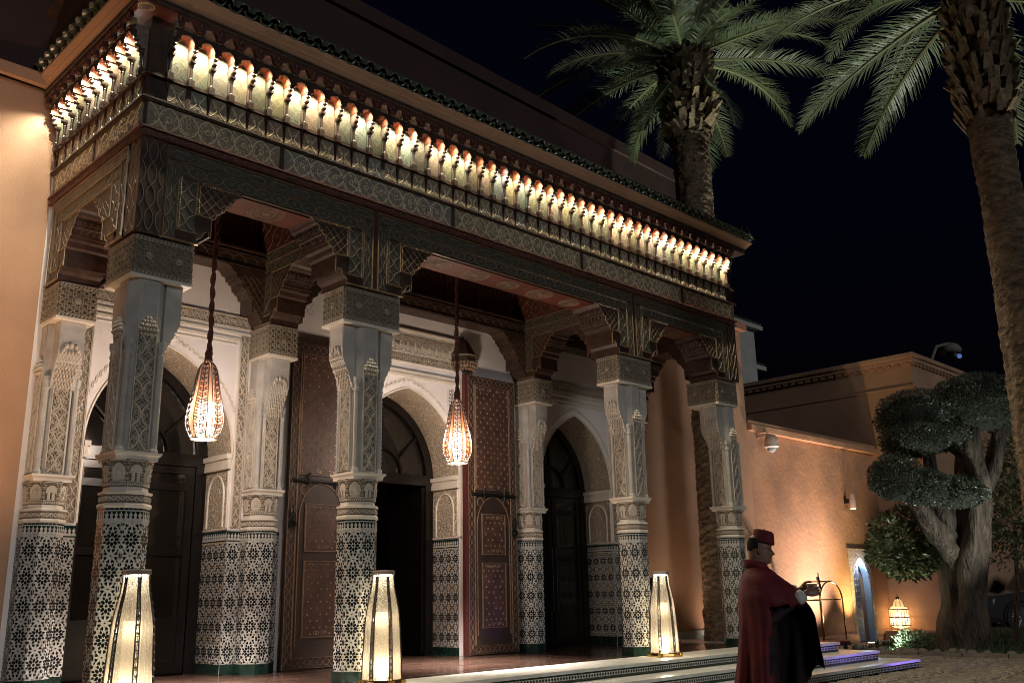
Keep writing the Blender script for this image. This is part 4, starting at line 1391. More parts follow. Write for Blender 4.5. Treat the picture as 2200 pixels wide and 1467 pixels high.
SIDES = [('front', frame((-5.93, -.28, 0), (1, 0, 0), (0, 0, 1)), 11.86), ('left', frame((-5.93, 2.44, 0), (0, -1, 0), (0, 0, 1)), 2.72), ('right', frame((5.93, -.28, 0), (0, 1, 0), (0, 0, 1)), 2.72)]
PIT = .2535
rgp = random.Random(11)
PM = ['panel', 'panel', 'panel_b', 'panel_p', 'panel']
for nm, f, L in SIDES:
    # beam moulding
    b = MB(f); b.box(0, L, 6.415, 6.50, 0, .02); b.ribbon([(-.03, 6.42), (L + .03, 6.42)], .03, .035); b.ribbon([(-.04, 6.505), (L + .04, 6.505)], .03, .05)
    o = b.build('beam_moulding', 'wood_red', can)
    b = MB(f); scroll(b, L, .06, max(4, int(L / .13)), .006, .003, .02, v0=6.43); b.build('painted_lines', 'lattice_red', o, kind='stuff')
    # lower frieze panels
    cuts = [0] + ([1.73, 4.53, 7.33, 10.13] if nm == 'front' else [1.35]) + [L]
    for i, (a, e) in enumerate(zip(cuts[:-1], cuts[1:])):
        b = MB(f); b.slab([(a + .03, 6.52), (e - .03, 6.52), (e - .03, 6.825), (a + .03, 6.825)], 0, .012)
        o = b.build('frieze_panel', PM[(i * 2) % 5], can)
        n = max(2, round((e - a) / PIT))
        b = MB(f)
        ogee(b, e - a - .1, .29, n, 1, .011, .004, .012, rings=True, amp=.5, u0=a + .05, v0=6.528, seg=10)
        for j in range(n):
            u = a + .05 + (e - a - .1) * (j + .5) / n
            for s2 in (-1, 1):
                b.ribbon(arc(u + s2 * .03, 6.70, .022, 0, 5, 6), .007, .004, .012); b.ribbon(arc(u + s2 * .03, 6.60, .02, 0, 5, 6), .007, .004, .012)
        leafy(b, e - a - .1, .28, int((e - a) * 75), .006, .003, .012, rgp, u0=a + .05, v0=6.53)
        b.build('painted_lines', 'lattice', o, kind='stuff')
        if e < L - .1:
            b = MB(f); b.box(e - .028, e + .028, 6.515, 6.83, 0, .02); beadrow(b, (e - .014, 6.53), (e - .014, 6.82), .007, .02); beadrow(b, (e + .014, 6.53), (e + .014, 6.82), .007, .02)
            b.build('beaded_strip', 'wood_mid', can)
    # ledge
    b = MB(f); b.box(-.04, L + .04, 6.828, 6.845, 0, .045); b.box(-.055, L + .055, 6.845, 6.865, 0, .06); b.box(-.035, L + .035, 6.865, 6.885, 0, .035)
    o = b.build('ledge', 'wood_mid', can)
    b = MB(f)
    beadrow(b, (0, 6.832), (L, 6.832), .008, .028)
    b.f = (lambda f: lambda u, v, n: f(u, v, n + .04))(f)
    b.build('bead_row', 'bead', o, kind='stuff')
    # rail with feet
    b = MB(f); b.box(-.03, L + .03, 7.145, 7.165, 0, .05); b.box(-.03, L + .03, 7.165, 7.195, 0, .03)
    b.build('rail', 'wood', can)
    n = int(L / PIT) if nm != 'front' else 45
    off = (L - n * PIT) / 2
    vs = [1, 12, 23, 34, 44] if nm == 'front' else [1]
    for i in range(n):
        a, e = off + PIT * i, off + PIT * (i + 1)
        # tapered painted field under each niche
        q = rgp.randrange(5)
        b = MB(f)
        b.slab([(a + .012, 6.89), (e - .012, 6.89), (e - .03, 7.14), (a + .03, 7.14)], 0, .012)
        o = b.build('frieze_field', PM[q], can)
        b = MB(f)
        u = (a + e) / 2
        for s2 in (-1, 1):
            b.ribbon([(u + s2 * .095, 6.90), (u + s2 * .05, 6.94), (u + s2 * .015, 6.99), (u + s2 * .04, 7.05), (u + s2 * .075, 7.10)], .010, .004, .012)
            b.ribbon(arc(u + s2 * .032, 7.03, .02, 0, 5, 6), .007, .004, .012)
        b.ribbon(arc(u, 6.93, .012, 0, 2 * pi, 7)[:-1], .006, .004, .012, closed=True)
        b.build('painted_lines', 'lattice', o, kind='stuff')
    for i in vs:
        a = off + PIT * i
        b = MB(f); b.box(a - .03, a + .03, 6.885, 7.145, 0, .022); beadrow(b, (a - .014, 6.90), (a - .014, 7.13), .007, .02); beadrow(b, (a + .014, 6.90), (a + .014, 7.13), .007, .02); b.build('beaded_strip', 'wood_mid', can)

# ---- niche gallery: shared meshes in local coordinates (x along, -y outward, z up), origin on the wall face
NF = lambda u, v, n: Vector((u, -n, v))
HP = PIT / 2
b = MB(NF); b.slab([(-HP + .03, 7.2000), (HP - .03, 7.2000), (HP - .03, 7.5038), (HP - .042, 7.5038), (HP - .042, 7.6860), (-HP + .042, 7.6860), (-HP + .042, 7.5038), (-HP + .03, 7.5038)], .0, .01)
nmesh = [b.mesh('niche_panel', m_) for m_ in NP]
b = MB(NF)
ogee(b, .16, .32, 1, 2, .007, .003, .01, rings=True, amp=.45, u0=-.08, v0=7.2243, seg=8)
for s2 in (-1, 1):
    b.ribbon(arc(s2 * .035, 7.3458, .022, 0, 5, 6), .006, .003, .01); b.ribbon(arc(s2 * .035, 7.4916, .022, 0, 5, 6), .006, .003, .01)
b.ribbon(arc(0, 7.6010, .04, 0, 2 * pi, 8)[:-1], .006, .003, .01, closed=True)
nline = b.mesh('painted_lines', 'nline')
# fin: side profile (n outward, z), 6 cm thick
fp = [(0, 7.1939), (.03, 7.1939), (.03, 7.4430), (.075, 7.4430), (.085, 7.4734), (.075, 7.5038), (.105, 7.5098), (.115, 7.5402), (.10, 7.5706), (.125, 7.5766), (.135, 7.6070), (.135, 7.6860), (.15, 7.6860), (.15, 7.7589), (0, 7.7589)]
b = MB(lambda u, v, n: Vector((n - .028, -u, v)))
b.slab(fp, 0, .056, back=True)
fin = [b.mesh('fin', m_) for m_ in (NP[1], NP[2], NP[3])]
b = MB(NF)
b.box(-.036, .036, 7.1939, 7.2304, .01, .082)
b.f = None
b.lathe([(.022, 7.2304), (.026, 7.2425), (.018, 7.2607), (.018, 7.3883), (.024, 7.4005), (.020, 7.4126), (.030, 7.4369), (.030, 7.4491)], 8, (0, -.052))
b.box(-.033, .033, -.10, -.03, 7.4491, 7.4794)
b.ell((0, -.105, 7.5159), .031, .035, .028, 8, 5); b.ell((0, -.122, 7.5766), .031, .03, .026, 8, 5)
b.box(-.03, .03, -.152, -.14, 7.6010, 7.6556)
colo = b.mesh('niche_colonnette', 'wood')
# foot and drop pendant on the rail
b = MB(NF); b.box(-.034, .034, 7.14, 7.1951, .03, .085)
b.slab([(-.03, 7.14), (0, 7.03), (.03, 7.14)], .012, .03)
foot = b.mesh('rail_foot', 'wood')
# front arch between two fins: dark face, red scalloped barrel behind it
def archpiece(z0, zt, hw, n0, n1, scal, cells=10):
    pts = []
    for i in range(cells + 1):
        t = pi * i / cells
        k = 1 - scal * abs(sin(t * 2.5))
        pts.append((hw * k * cos(t), z0 + (zt - z0) * k * sin(t)))
    return pts
ap = archpiece(7.6192, 7.7164, HP - .035, 0, 0, .10, 14)
b = MB(NF)
out = [(HP, 7.6192), (HP, 7.7650), (-HP, 7.7650), (-HP, 7.6192)]
b.slab([(HP, 7.6192), (HP, 7.7650)] + [(-HP, 7.7650), (-HP, 7.6192)] + ap[::-1], .15, .175, back=True)
archf = b.mesh('niche_arch', 'wood')
b = MB(NF)
rows = [[(x, z, n) for x, z in ap] for n in (.02, .08, .15)]
b.loft(rows, closed=False, cap=False)
archr = b.mesh('arch_vault', 'redarch', True)
b = MB(NF); b.box(-.05, .05, 7.7528, 7.7735, .13, .185); capm = b.mesh('arch_cap', NP[1])
# upper tier
up = archpiece(7.7960, 7.8753, HP - .045, 0, 0, .14, 16)
b = MB(NF); b.slab([(HP, 7.7710), (HP, 7.8997), (-HP, 7.8997), (-HP, 7.7710), (-HP + .045, 7.7710)] + up[::-1] + [(HP - .045, 7.7710)], .175, .235, back=True)
upf = b.mesh('upper_arch', 'wood_red')
b = MB(NF); b.box(-.032, .032, 7.7528, 7.8228, .15, .20)
upb = b.mesh('upper_corbel', M['redarch'] if False else NP[1])
b = MB(NF); b.ell((0, 7.8509, .238), .038, .042, .024, 8, 5); upn = b.mesh('upper_boss', 'wood_red', True)
b = MB(NF); b.ell((0, 7.7200, .10), .022, .006, .022, 8, 4); ledm = b.mesh('led_spot', 'bulb')

for nm, f, L in SIDES:
    rz = {'front': 0, 'left': -pi / 2, 'right': pi / 2}[nm]
    n = int(L / PIT) if nm != 'front' else 45
    off = (L - n * PIT) / 2
    for i in range(n + 1):
        P = f(off + PIT * i, 0, 0)
        fo = put('niche_fin', fin[(i * 7) % 3], can, P, rz=rz)
        put('niche_colonnette', colo, fo, P); put('rail_foot', foot, fo, P)
        put('upper_corbel', upb, fo, P); put('upper_boss', upn, fo, P)
        if i == n: break
        P = f(off + PIT * (i + .5), 0, 0)
        no = put('niche_panel', nmesh[rgp.randrange(5)], can, P, rz=rz)
        put('painted_lines', nline, no, P, kind='stuff')
        ao = put('niche_arch', archf, can, P, rz=rz); put('arch_vault', archr, ao, P); put('arch_cap', capm, ao, P)
        put('upper_arch', upf, can, P, rz=rz)
        if nm != 'right':
            put('led_spot', ledm, can, P, rz=rz)
            e_ = rgp.choice((.4, .65, .8, 1.0, 1.0, 1.1, 1.3, 1.7))
            c_ = rgp.choice(((1, .88, .62), (1, .86, .58), (1, .90, .70), (1, .83, .55), (.96, .92, .74)))
            if i == 20 and nm == 'front': c_ = (.8, .86, 1.0)
            Q = f(off + PIT * (i + .5), 7.692, .160)
            lamp('niche_downlight', 'SPOT', Q, LED_W * e_, c_, can, .012, 165, .6, target=Q + Vector((0, 0, -1)))
# wooden cornice band, plaster cove
b = MB()
for h0, h1, z0, z1 in ((.0, .235, 7.90, 7.915), (.0, .24, 7.915, 7.965), (.0, .25, 7.965, 7.985)):
    b.box(-5.93 - h1, 5.93 + h1, -.28 - h1, .5, z0, z1); b.box(-5.93 - h1, -5.3, .5, 2.43, z0, z1); b.box(5.3, 5.93 + h1, .5, 2.43, z0, z1)
o = b.build('cornice_band', 'wood', can)
for nm, f, L in SIDES[:2]:
    b = MB((lambda f: lambda u, v, n: f(u, v, n + .24))(f)); starnet(b, L + .4, .04, int(L / .06), 1, .005, .004, u0=-.2, v0=7.92); beadrow(b, (-.2, 7.91), (L + .2, 7.91), .006, .03); beadrow(b, (-.2, 7.97), (L + .2, 7.97), .006, .03)
    b.build('painted_lines', 'lattice_red', o, kind='stuff')
# corner soffit plate with medallion
b = MB(); b.box(-6.17, -5.72, -.52, -.16, 7.892, 7.899); cs = b.build('corner_soffit', 'red', can)
b = MB(lambda u, v, n: Vector((u, v, 7.892 - n))); b.ribbon(arc(-6.06, -.40, .085, 0, 2 * pi, 18)[:-1], .012, .004, closed=True); b.ribbon(arc(-6.06, -.40, .06, 0, 2 * pi, 18)[:-1], .008, .004, closed=True); b.build('medallion', 'lattice', cs)
prof = [(.225, 7.985), (.24, 7.995), (.27, 8.03), (.29, 8.045), (.295, 8.06), (.335, 8.10), (.35, 8.12), (.35, 8.145), (0, 8.145)]
def ringrows(h, z): return [(-5.93 - h, 2.44, z), (-5.93 - h, -.28 - h, z), (5.93 + h, -.28 - h, z), (5.93 + h, 2.44, z)]
b = MB(); b.loft([ringrows(h, z) for h, z in prof], closed=False); b.build('plaster_cove', 'terra', can)

# ---- green tiled roof
SLOPE = .74
def roof_rows(nm):
    pass
tm = MB()
# barrel tile local: along +v (up slope), radius .075, slight taper, open below
def barrel(b, L, r0, r1, th=.012, n=7, concave=False):
    rows = []
    for k in range(n + 1):
        t = pi * k / n
        s_ = -1 if concave else 1
        rows.append([(r0 * cos(t), 0, s_ * r0 * sin(t)), (r1 * cos(t), L, s_ * r1 * sin(t)), (((r1 - th) * cos(t)), L, s_ * (r1 - th) * sin(t)), ((r0 - th) * cos(t), 0, s_ * (r0 - th) * sin(t))])
    for a, c in zip(rows[:-1], rows[1:]):
        ia = [b.pt(p) for p in a]; ic = [b.pt(p) for p in c]
        for q in range(4):
            b.face((ia[q], ia[(q + 1) % 4], ic[(q + 1) % 4], ic[q]))
b = MB(); barrel(b, .36, .082, .070); cover = b.mesh('roof_tile', 'rooft', True)
b = MB(); barrel(b, .36, .085, .075, concave=True); pan = b.mesh('roof_tile', 'rooft', True)
TP = .205
ang = math.atan(SLOPE)
rest = MB()
for nm, f, L in SIDES:
    w = L + 2 * .42
    if nm != 'front': w = L + .42
    n = int(w / TP)
    for i in range(n):
        u = (-.42 if nm != 'left' else 0) + TP * (i + .5)
        for kind_, du, dz in ((0, 0, .035), (1, TP / 2, .045)):
            P = f(u + du, 8.15 + dz, .40)
            rz = {'front': 0, 'left': -pi / 2, 'right': pi / 2}[nm]
            o = put('roof_tile', cover if kind_ == 0 else pan, can, P, rot=(ang + random.uniform(-.06, .06), random.uniform(-.07, .07), rz + random.uniform(-.06, .06)))
            if nm != 'front': continue
            for k in range(1, 6):
                q = MB(); Ld = .33 * k
                xx = u + du
                base_n = .40 - Ld * cos(ang); zz = 8.15 + dz + Ld * sin(ang) + .012 * k * 0
                rest.f = (lambda f, xx, bn, zz: lambda x, y, z: f(xx + x, zz + y * sin(ang) + z * cos(ang), bn - y * cos(ang) + z * sin(ang)))(f, xx, base_n, zz + .01)
                barrel(rest, .36, .082 if kind_ == 0 else .085, .07, n=5, concave=bool(kind_))
rest.build('roof_tiling', 'rooft', can, kind='stuff')
b = MB()
b.poly([(-6.3, -.60, 8.146), (6.3, -.60, 8.146), (6.3, 1.1, 8.146 + 1.7 * SLOPE), (-6.3, 1.1, 8.146 + 1.7 * SLOPE)])
b.poly([(-6.3, 1.1, 8.146 + 1.7 * SLOPE), (6.3, 1.1, 8.146 + 1.7 * SLOPE), (6.3, 2.5, 9.0), (-6.3, 2.5, 9.0)])
b.poly([(-6.3, -.6, 8.146), (-6.3, 1.1, 8.146 + 1.7 * SLOPE), (-6.3, 2.44, 8.146)]); b.poly([(6.3, -.6, 8.146), (6.3, 1.1, 8.146 + 1.7 * SLOPE), (6.3, 2.44, 8.146)])
b.build('roof_deck', 'wood', can)
# ================================================================== LAMPS AND LANTERNS
def floor_lamp(x, y, label, lit=True):
    z0 = FZ
    t = thing('floor_lamp', label, 'floor lamp', (x, y, z0), 'floor lamps between the columns')
    prof = [(.232, .06), (.226, .30), (.210, .60), (.190, .82), (.165, .95), (.140, 1.06), (.128, 1.16), (.124, 1.235)]
    NS, ph = 6, radians(20)
    def rim(r, z, k, s=0.0):     # point on facet k, s in 0..1 from edge to edge
        a0, a1 = ph + 2 * pi * k / NS, ph + 2 * pi * (k + 1) / NS
        return Vector((r * (cos(a0) * (1 - s) + cos(a1) * s), r * (sin(a0) * (1 - s) + sin(a1) * s), z))
    for k in range(NS):
        b = MB()
        b.loft([[rim(r, z, k, .11), rim(r, z, k, .5) * 1.0, rim(r, z, k, .89)] for r, z in prof], closed=False, cap=False)
        b.build('glass_panel', 'shade_f' if lit else 'glass', t, loc=(x, y, z0))
    b = MB(); lt = MB()
    for k in range(NS):
        for s in (.10, -.10):
            kk, ss = (k, s) if s > 0 else ((k - 1) % NS, 1 + s)
            b.tube([rim(r + .003, z, kk, ss) for r, z in prof], .0065, 5)
        # lattice in the edge strip: ovals and small crosses
        zz = .09
        while zz < 1.2:
            r = None
            for (r0, za), (r1, zb) in zip(prof[:-1], prof[1:]):
                if za <= zz + .03 <= zb: r = r0 + (r1 - r0) * (zz + .03 - za) / (zb - za)
            a = ph + 2 * pi * k / NS
            U = Vector((-sin(a), cos(a), 0)); Cc = Vector((r * cos(a) * .995, r * sin(a) * .995, zz + .03))
            w_ = .10 * r * 1.05 * .8
            pts = [Cc + U * w_ * cos(q * pi / 4) + Vector((0, 0, .028 * sin(q * pi / 4))) for q in range(9)]
            lt.tube(pts, .006, 4, cap=False)
            lt.tube([Cc - Vector((0, 0, .028)), Cc + Vector((0, 0, .028))], .004, 4)
            lt.tube([Cc + U * w_ + Vector((0, 0, -.042)), Cc - U * w_ + Vector((0, 0, -.028))], .004, 4); lt.tube([Cc - U * w_ + Vector((0, 0, -.042)), Cc + U * w_ + Vector((0, 0, -.028))], .004, 4)
            zz += .075
    b.build('frame', 'iron' if not lit else 'wood', t, loc=(x, y, z0))
    lt.build('lattice_strip', 'iron', t, loc=(x, y, z0), kind='stuff')
    b = MB(); b.lathe([(.245, .0), (.25, .02), (.245, .045), (.235, .06), (.0, .06)], 6, ph=ph, cap=False)
    for k in range(6):
        a = ph + 2 * pi * k / 6
        b.box(.235 * cos(a) - .03, .235 * cos(a) + .03, .235 * sin(a) - .03, .235 * sin(a) + .03, .0, .05)
    b.build('base', 'brass' if lit else 'iron', t, loc=(x, y, z0))
    b = MB(); b.lathe([(.134, 1.225), (.137, 1.235), (.137, 1.262), (.130, 1.275), (.02, 1.28)], 6, ph=ph); b.build('cap', 'silver', t, loc=(x, y, z0))
    if lit:
        b = MB(); b.lathe([(.085, .08), (.085, .80)], 16); b.build('inner_tube', 'shade_in', t, loc=(x, y, z0), smooth=True)
        b = MB(); b.lathe([(.05, .06), (.06, .09), (.04, .13), (.01, .15)], 10); b.build('bulb', 'bulbw', t, loc=(x, y, z0), smooth=True)
        lamp('lamp_light', 'POINT', (x, y, z0 + .22), FL_W, (1, .88, .70), t, .05)
        lamp('lamp_light', 'POINT', (x, y, z0 + .70), FL_W * .4, (1, .88, .70), t, .05)
        b = MB(); b.lathe([(.10, 1.212), (.10, 1.222)], 12); b.build('cap_light', 'bulb', t, loc=(x, y, z0))
        lamp('cap_downlight', 'SPOT', (x, y, z0 + 1.205), FL_W * .25, (1, .84, .6), t, .05, 150, .6, target=(x, y, 0))
    return t
floor_lamp(-5.74, -.62, 'glowing bottle-shaped floor lamp before the leftmost column, cut off by the photo edge')
floor_lamp(-2.74, -.55, 'glowing bottle-shaped floor lamp before the column left of the central bay')
floor_lamp(2.70, -.55, 'glowing bottle-shaped floor lamp on the top step right of the central bay')
floor_lamp(5.75, 2.02, 'unlit dark floor lamp standing by the terracotta wall behind the lit one', lit=False)

def hanging_lantern(x, y, zb, label):
    H = .97
    t = thing('hanging_lantern', label, 'lantern', (x, y, zb), 'lanterns hanging under the canopy')
    prof = [(.150, 0), (.202, .09), (.226, .18), (.223, .28), (.205, .40), (.178, .52), (.154, .64), (.134, .76), (.117, .86), (.088, .925), (.05, .97)]
    NS = 6; wf = .70; ph = radians(28)
    def R_(z):
        for (r0, za), (r1, zc) in zip(prof[:-1], prof[1:]):
            if za <= z <= zc: return r0 + (r1 - r0) * (z - za) / (zc - za)
        return prof[-1][0]
    def pt(k, s, z, g=0.):      # s 0..1 across wide face; 1..2 across rib
        A = 2 * pi / NS
        if s <= 1: a0, a1, q = A * k, A * (k + wf), s
        else: a0, a1, q = A * (k + wf), A * (k + 1), s - 1
        r = R_(z) + g
        return Vector((r * (cos(ph + a0) * (1 - q) + cos(ph + a1) * q), r * (sin(ph + a0) * (1 - q) + sin(ph + a1) * q), z))
    lt = MB(); fr = MB()
    for k in range(NS):
        b = MB(); b.loft([[pt(k, 0, z), pt(k, .5, z), pt(k, 1, z)] for r, z in prof], closed=False, cap=False); b.build('shade_panel', 'shade_l', t, loc=(x, y, zb))
        b = MB(); b.loft([[pt(k, 1, z), pt(k, 1.5, z) * 1.0, pt(k, 2, z)] for r, z in prof], closed=False, cap=False); b.build('shade_rib', 'shade_rib', t, loc=(x, y, zb))
        for s in (0, 1): fr.tube([pt(k, s, z, .002) for r, z in prof], .006, 4)
        z = .03
        while z < .90:
            h = .085 * (.55 + .45 * R_(z) / .27)
            th = .0075
            for p_, q_ in (((.5, 0), (.5, 1)), ((0, .55), (.5, .1)), ((1, .55), (.5, .1)), ((0, .95), (.5, .55)), ((1, .95), (.5, .55)), ((.25, .32), (.25, .75)), ((.75, .32), (.75, .75))):
                a, c = pt(k, p_[0], min(z + p_[1] * h, .96), .004), pt(k, q_[0], min(z + q_[1] * h, .96), .004)
                lt.tube([a, c], th, 4, cap=False)
            z += h
    lt.build('lattice', 'iron', t, loc=(x, y, zb), kind='stuff'); fr.build('frame', 'iron', t, loc=(x, y, zb))
    b = MB(); b.lathe([(.16, -.012), (.165, .0), (.155, .015)], 12, ph=ph, cap=False); b.lathe([(.05, .955), (.06, .97), (.04, .99), (.02, 1.0)], 10); b.build('rim', 'bead', t, loc=(x, y, zb))
    # twisted rope up to the ceiling
    b = MB()
    zt = 7.1 - zb
    n = int((zt - .98) / .025)
    for s_ in (0, pi):
        b.tube([(.017 * cos(s_ + i * .42) + .006 * sin(i * .11), .017 * sin(s_ + i * .42), .98 + .025 * i) for i in range(n + 1)], [.021 + .004 * sin(i * .42 * 2 + s_) for i in range(n + 1)], 6)
    b.lathe([(.06, .96), (.05, 1.02), (.045, 1.05), (.055, 1.08), (.03, 1.14)], 8)
    b.build('rope', 'rope', t, loc=(x, y, zb), smooth=True)
    b = MB(); b.ell((0, 0, .17), .022, .022, .04, 8, 5); b.build('bulb', 'bulbw', t, loc=(x, y, zb), smooth=True)
    lamp('lantern_light', 'POINT', (x, y, zb + .34), HL_W, (1, .84, .74), t, .11)
    return t
hanging_lantern(-4.29, 1.1, 3.37, 'glowing pear-shaped lantern hung on a rope in the left bay')
hanging_lantern(-.10, 1.1, 3.41, 'glowing pear-shaped lantern hung on a rope in the central bay')

# ================================================================== SIDE WALL, BLOCK, FAR HOUSE
sw = thing('garden_wall', 'lower terracotta garden wall with a small arched blue door, right of the portico', 'wall', (14, 2.5, 0))
YS = 2.5
mb = MB()
DX, DA, DZS, DZA = 15.95, .50, 1.45, 2.22
mb.box(10.62, DX - DA - .012, YS, YS + .6, 0, 5.30); mb.box(DX + DA + .012, 17.6, YS, YS + .6, 0, 5.30)
pts = arch_full(DX, DA, DZS, DZA, 10)
for yy in (YS,):
    for (xa, za), (xb, zb) in zip(pts[:-1], pts[1:]):
        mb.poly([(xb, yy, zb), (xa, yy, za), (xa, yy, 5.30), (xb, yy, 5.30)])
mb.box(DX - DA, DX + DA, YS + .02, YS + .6, 2.24, 5.30)
M['terra_r'] = mat('rough_terracotta', (.42, .225, .125), .9, var=.2, vscale=1.3, bump=.45, bscale=9, bdist=.03, col2=(.33, .19, .12), detail=8)
mb.build('wall_body', 'terra_r', sw)
b = MB(); b.box(10.64, 17.59, YS - .17, YS + .6, 5.22, 5.36); b.box(10.64, 17.59, YS - .10, YS + .6, 5.36, 5.47); b.build('wall_coping', 'terra_r', sw)
b = MB(); b.loft([[(10.7, YS - h, z) , (15.15, YS - h, z), (15.28, YS - h * .6, z), (15.32, YS, z)] for h, z in ((.16, 0), (.19, .08), (.18, .19), (.14, .235), (.05, .25), (0, .25))], closed=False); b.build('wall_plinth', 'terra', sw, smooth=True)
# arched door
b = MB(); b.loft([[(x, YS + d, z) for x, z in [(DX + DA, 0)] + pts + [(DX - DA, 0)]] for d in (0, .17)], closed=False, cap=False); dr = b.build('door_reveal', 'bluew', sw)
f = frame((0, YS - .03, 0), (1, 0, 0), (0, 0, 1))
b = MB(f)
for (xa, za), (xb, zb) in zip(pts[:-1], pts[1:]):
    b.slab([(xb, zb), (xa, za), (xa, 2.46), (xb, 2.46)], -.03, 0)
b.slab([(15.30, 0), (DX - DA, 0), (DX - DA, 2.46), (15.30, 2.46)], -.03, 0); b.slab([(DX + DA, 0), (16.60, 0), (16.60, 2.46), (DX + DA, 2.46)], -.03, 0)
b.build('door_surround', 'arab', sw)
b = MB(); b.box(DX - .485, DX + .02, YS + .05, YS + .10, .02, 1.5); q = [(x, z) for x, z in pts if x <= DX + .02]
b.f = lambda u, v, n: Vector((u, YS + .10 - n, v)); b.slab([(DX + .02, 1.5)] + [(min(max(x, DX - .485), DX + .02), z - .02) for x, z in q] + [(DX - .485, 1.5)], 0, .05)
dl = b.build('door_leaf', 'blue', sw)
b = MB(frame((DX - .46, YS + .05, .1), (1, 0, 0), (0, 0, 1)))
for i in range(3):
    for j in range(12):
        cx, cy = .09 + .13 * i, .12 + .16 * j
        b.slab([(cx + (.035 if q_ % 2 else .015) * cos(pi * q_ / 6), cy + (.035 if q_ % 2 else .015) * sin(pi * q_ / 6)) for q_ in range(12)], 0, .01)
b.build('door_studs', 'bluew', dl, kind='stuff')
b = MB(); b.box(DX - .6, DX + .62, YS + .6, YS + 2.2, 0, 3.0); b.f = None
rm = MB(); rm.poly([(DX - 1, YS + 2, 0), (DX + 1.2, YS + 2, 0), (DX + 1.2, YS + 2, 3), (DX - 1, YS + 2, 3)]); rm.poly([(DX - 1, YS + .6, 3), (DX + 1.2, YS + .6, 3), (DX + 1.2, YS + 2, 3), (DX - 1, YS + 2, 3)]); rm.poly([(DX - 1, YS + .6, 0), (DX - 1, YS + 2, 0), (DX - 1, YS + 2, 3), (DX - 1, YS + .6, 3)]); rm.poly([(DX + 1.2, YS + .6, 0), (DX + 1.2, YS + 2, 0), (DX + 1.2, YS + 2, 3), (DX + 1.2, YS + .6, 3)])
rm.build('passage_wall', 'bluew', sw)
b = MB(); b.box(DX - .9, DX + .9, YS + .9, YS + .95, 2.85, 2.9); b.build('passage_lamp', emit('cool_tube', (.65, .82, 1.0), .6), sw)
lamp('passage_light', 'POINT', (DX + .25, YS + 1.2, 2.55), .3, (.62, .78, 1.0), sw, .08)
b = MB(); b.box(DX - .06, DX + .06, YS + .0, YS + .04, 2.14, 2.16); b.build('reveal_lamp', emit('cool_spot', (.65, .82, 1.0), 6), sw)
lamp('reveal_light', 'POINT', (DX + .02, YS - .06, 2.02), 7.0, (.55, .72, 1.0), sw, .04)

bl3 = thing('annex_block', 'terracotta corner block with dentil cornice rising behind the topiary tree', 'building', (20, 5, 0))
mb = MB(); mb.box(17.6, 27, 1.05, 16, 0, 7.62); mb.box(17.57, 27, 1.02, 16, 7.05, 7.11); mb.box(17.5, 27, .95, 16, 7.80, 7.92); mb.box(17.44, 27, .89, 16, 7.92, 8.04); mb.box(17.6, 27, 1.05, 16, 7.62, 7.8)
mb.build('block_wall', 'terra', bl3)
for k in range(26):
    b = MB(); b.box(17.52, 17.6, 1.1 + k * .26, 1.1 + k * .26 + .15, 7.71, 7.80); b.build('dentil', 'terra_dark', bl3)
for k in range(20):
    b = MB(); b.box(17.62 + k * .26, 17.62 + k * .26 + .15, .97, 1.05, 7.71, 7.80); b.build('dentil', 'terra_dark', bl3)
fh = thing('far_house', 'pale house with tiled roof behind the wall, right of the canopy', 'house', (30, 16, 0))
b = MB(); b.box(24, 27.8, 12, 20, 0, 12.9); b.box(27.8, 29.3, 13, 20, 0, 11.4); b.build('house_wall', 'pale', fh)
b = MB(); b.box(24, 28.1, 11.7, 20, 12.9, 13.1); b.box(27.8, 29.7, 12.6, 20, 11.4, 11.6); b.build('house_cornice', 'pale', fh)
b = MB(); b.f = None
for k in range(22):
    b.tube([(24 + k * .19, 11.75, 13.16), (24 + k * .19, 13.5, 13.9)], .09, 6)
for k in range(10):
    b.tube([(27.9 + k * .19, 12.65, 11.66), (27.9 + k * .19, 14, 12.2)], .09, 6)
b.build('roof_tiling', 'rooft', fh, kind='stuff')

# security cameras, cylinder lamp
def dome_cam(loc, label):
    x, y, z = loc
    t = thing('dome_camera', label, 'security camera', loc)
    b = MB(); b.tube([(x - .1, YS, z + .05), (x - .1, YS - .1, z + .1), (x - .05, YS - .28, z + .12), (x, YS - .30, z + .02)], .035, 8); b.build('arm', 'plast', t, smooth=True)
    b = MB(); b.lathe([(.03, z + .12), (.12, z + .08), (.17, z - .02), (.175, z - .16), (.15, z - .18)], 16, (x, YS - .32)); b.build('housing', 'plast', t, smooth=True)
    b = MB(); b.lathe([(.19, z - .18), (.185, z - .20), (.13, z - .23)], 16, (x, YS - .32)); b.build('collar', 'white', t, smooth=True)
    b = MB(); b.ell((x, YS - .32, z - .23), .12, .12, .11, 12, 6); b.build('dome', mat('camera_dome', (.5, .5, .52), .1), t, smooth=True)
dome_cam((11.25, YS - .32, 5.03), 'terracotta-coloured dome security camera on an arm under the garden wall coping')
t = thing('wall_cylinder_lamp', 'pale cylindrical wall lamp high on the garden wall', 'wall lamp', (15.45, YS, 3.8))
b = MB(); b.lathe([(.085, 3.52), (.09, 3.54), (.09, 3.92), (.08, 3.94)], 14, (15.5, YS - .22)); b.build('barrel', 'plast', t, smooth=True)
b = MB(); b.box(15.44, 15.56, YS - .15, YS, 3.68, 3.80); b.build('mount', 'iron', t)
b = MB(); b.lathe([(.07, 3.515), (.07, 3.519)], 12, (15.5, YS - .22)); b.build('lens', emit('lamp_lens', (1, .85, .6), 3), t)
t = thing('pole_camera', 'camera on a bent pole above the corner block, against the night sky', 'security camera', (19.9, 1.4, 8.04))
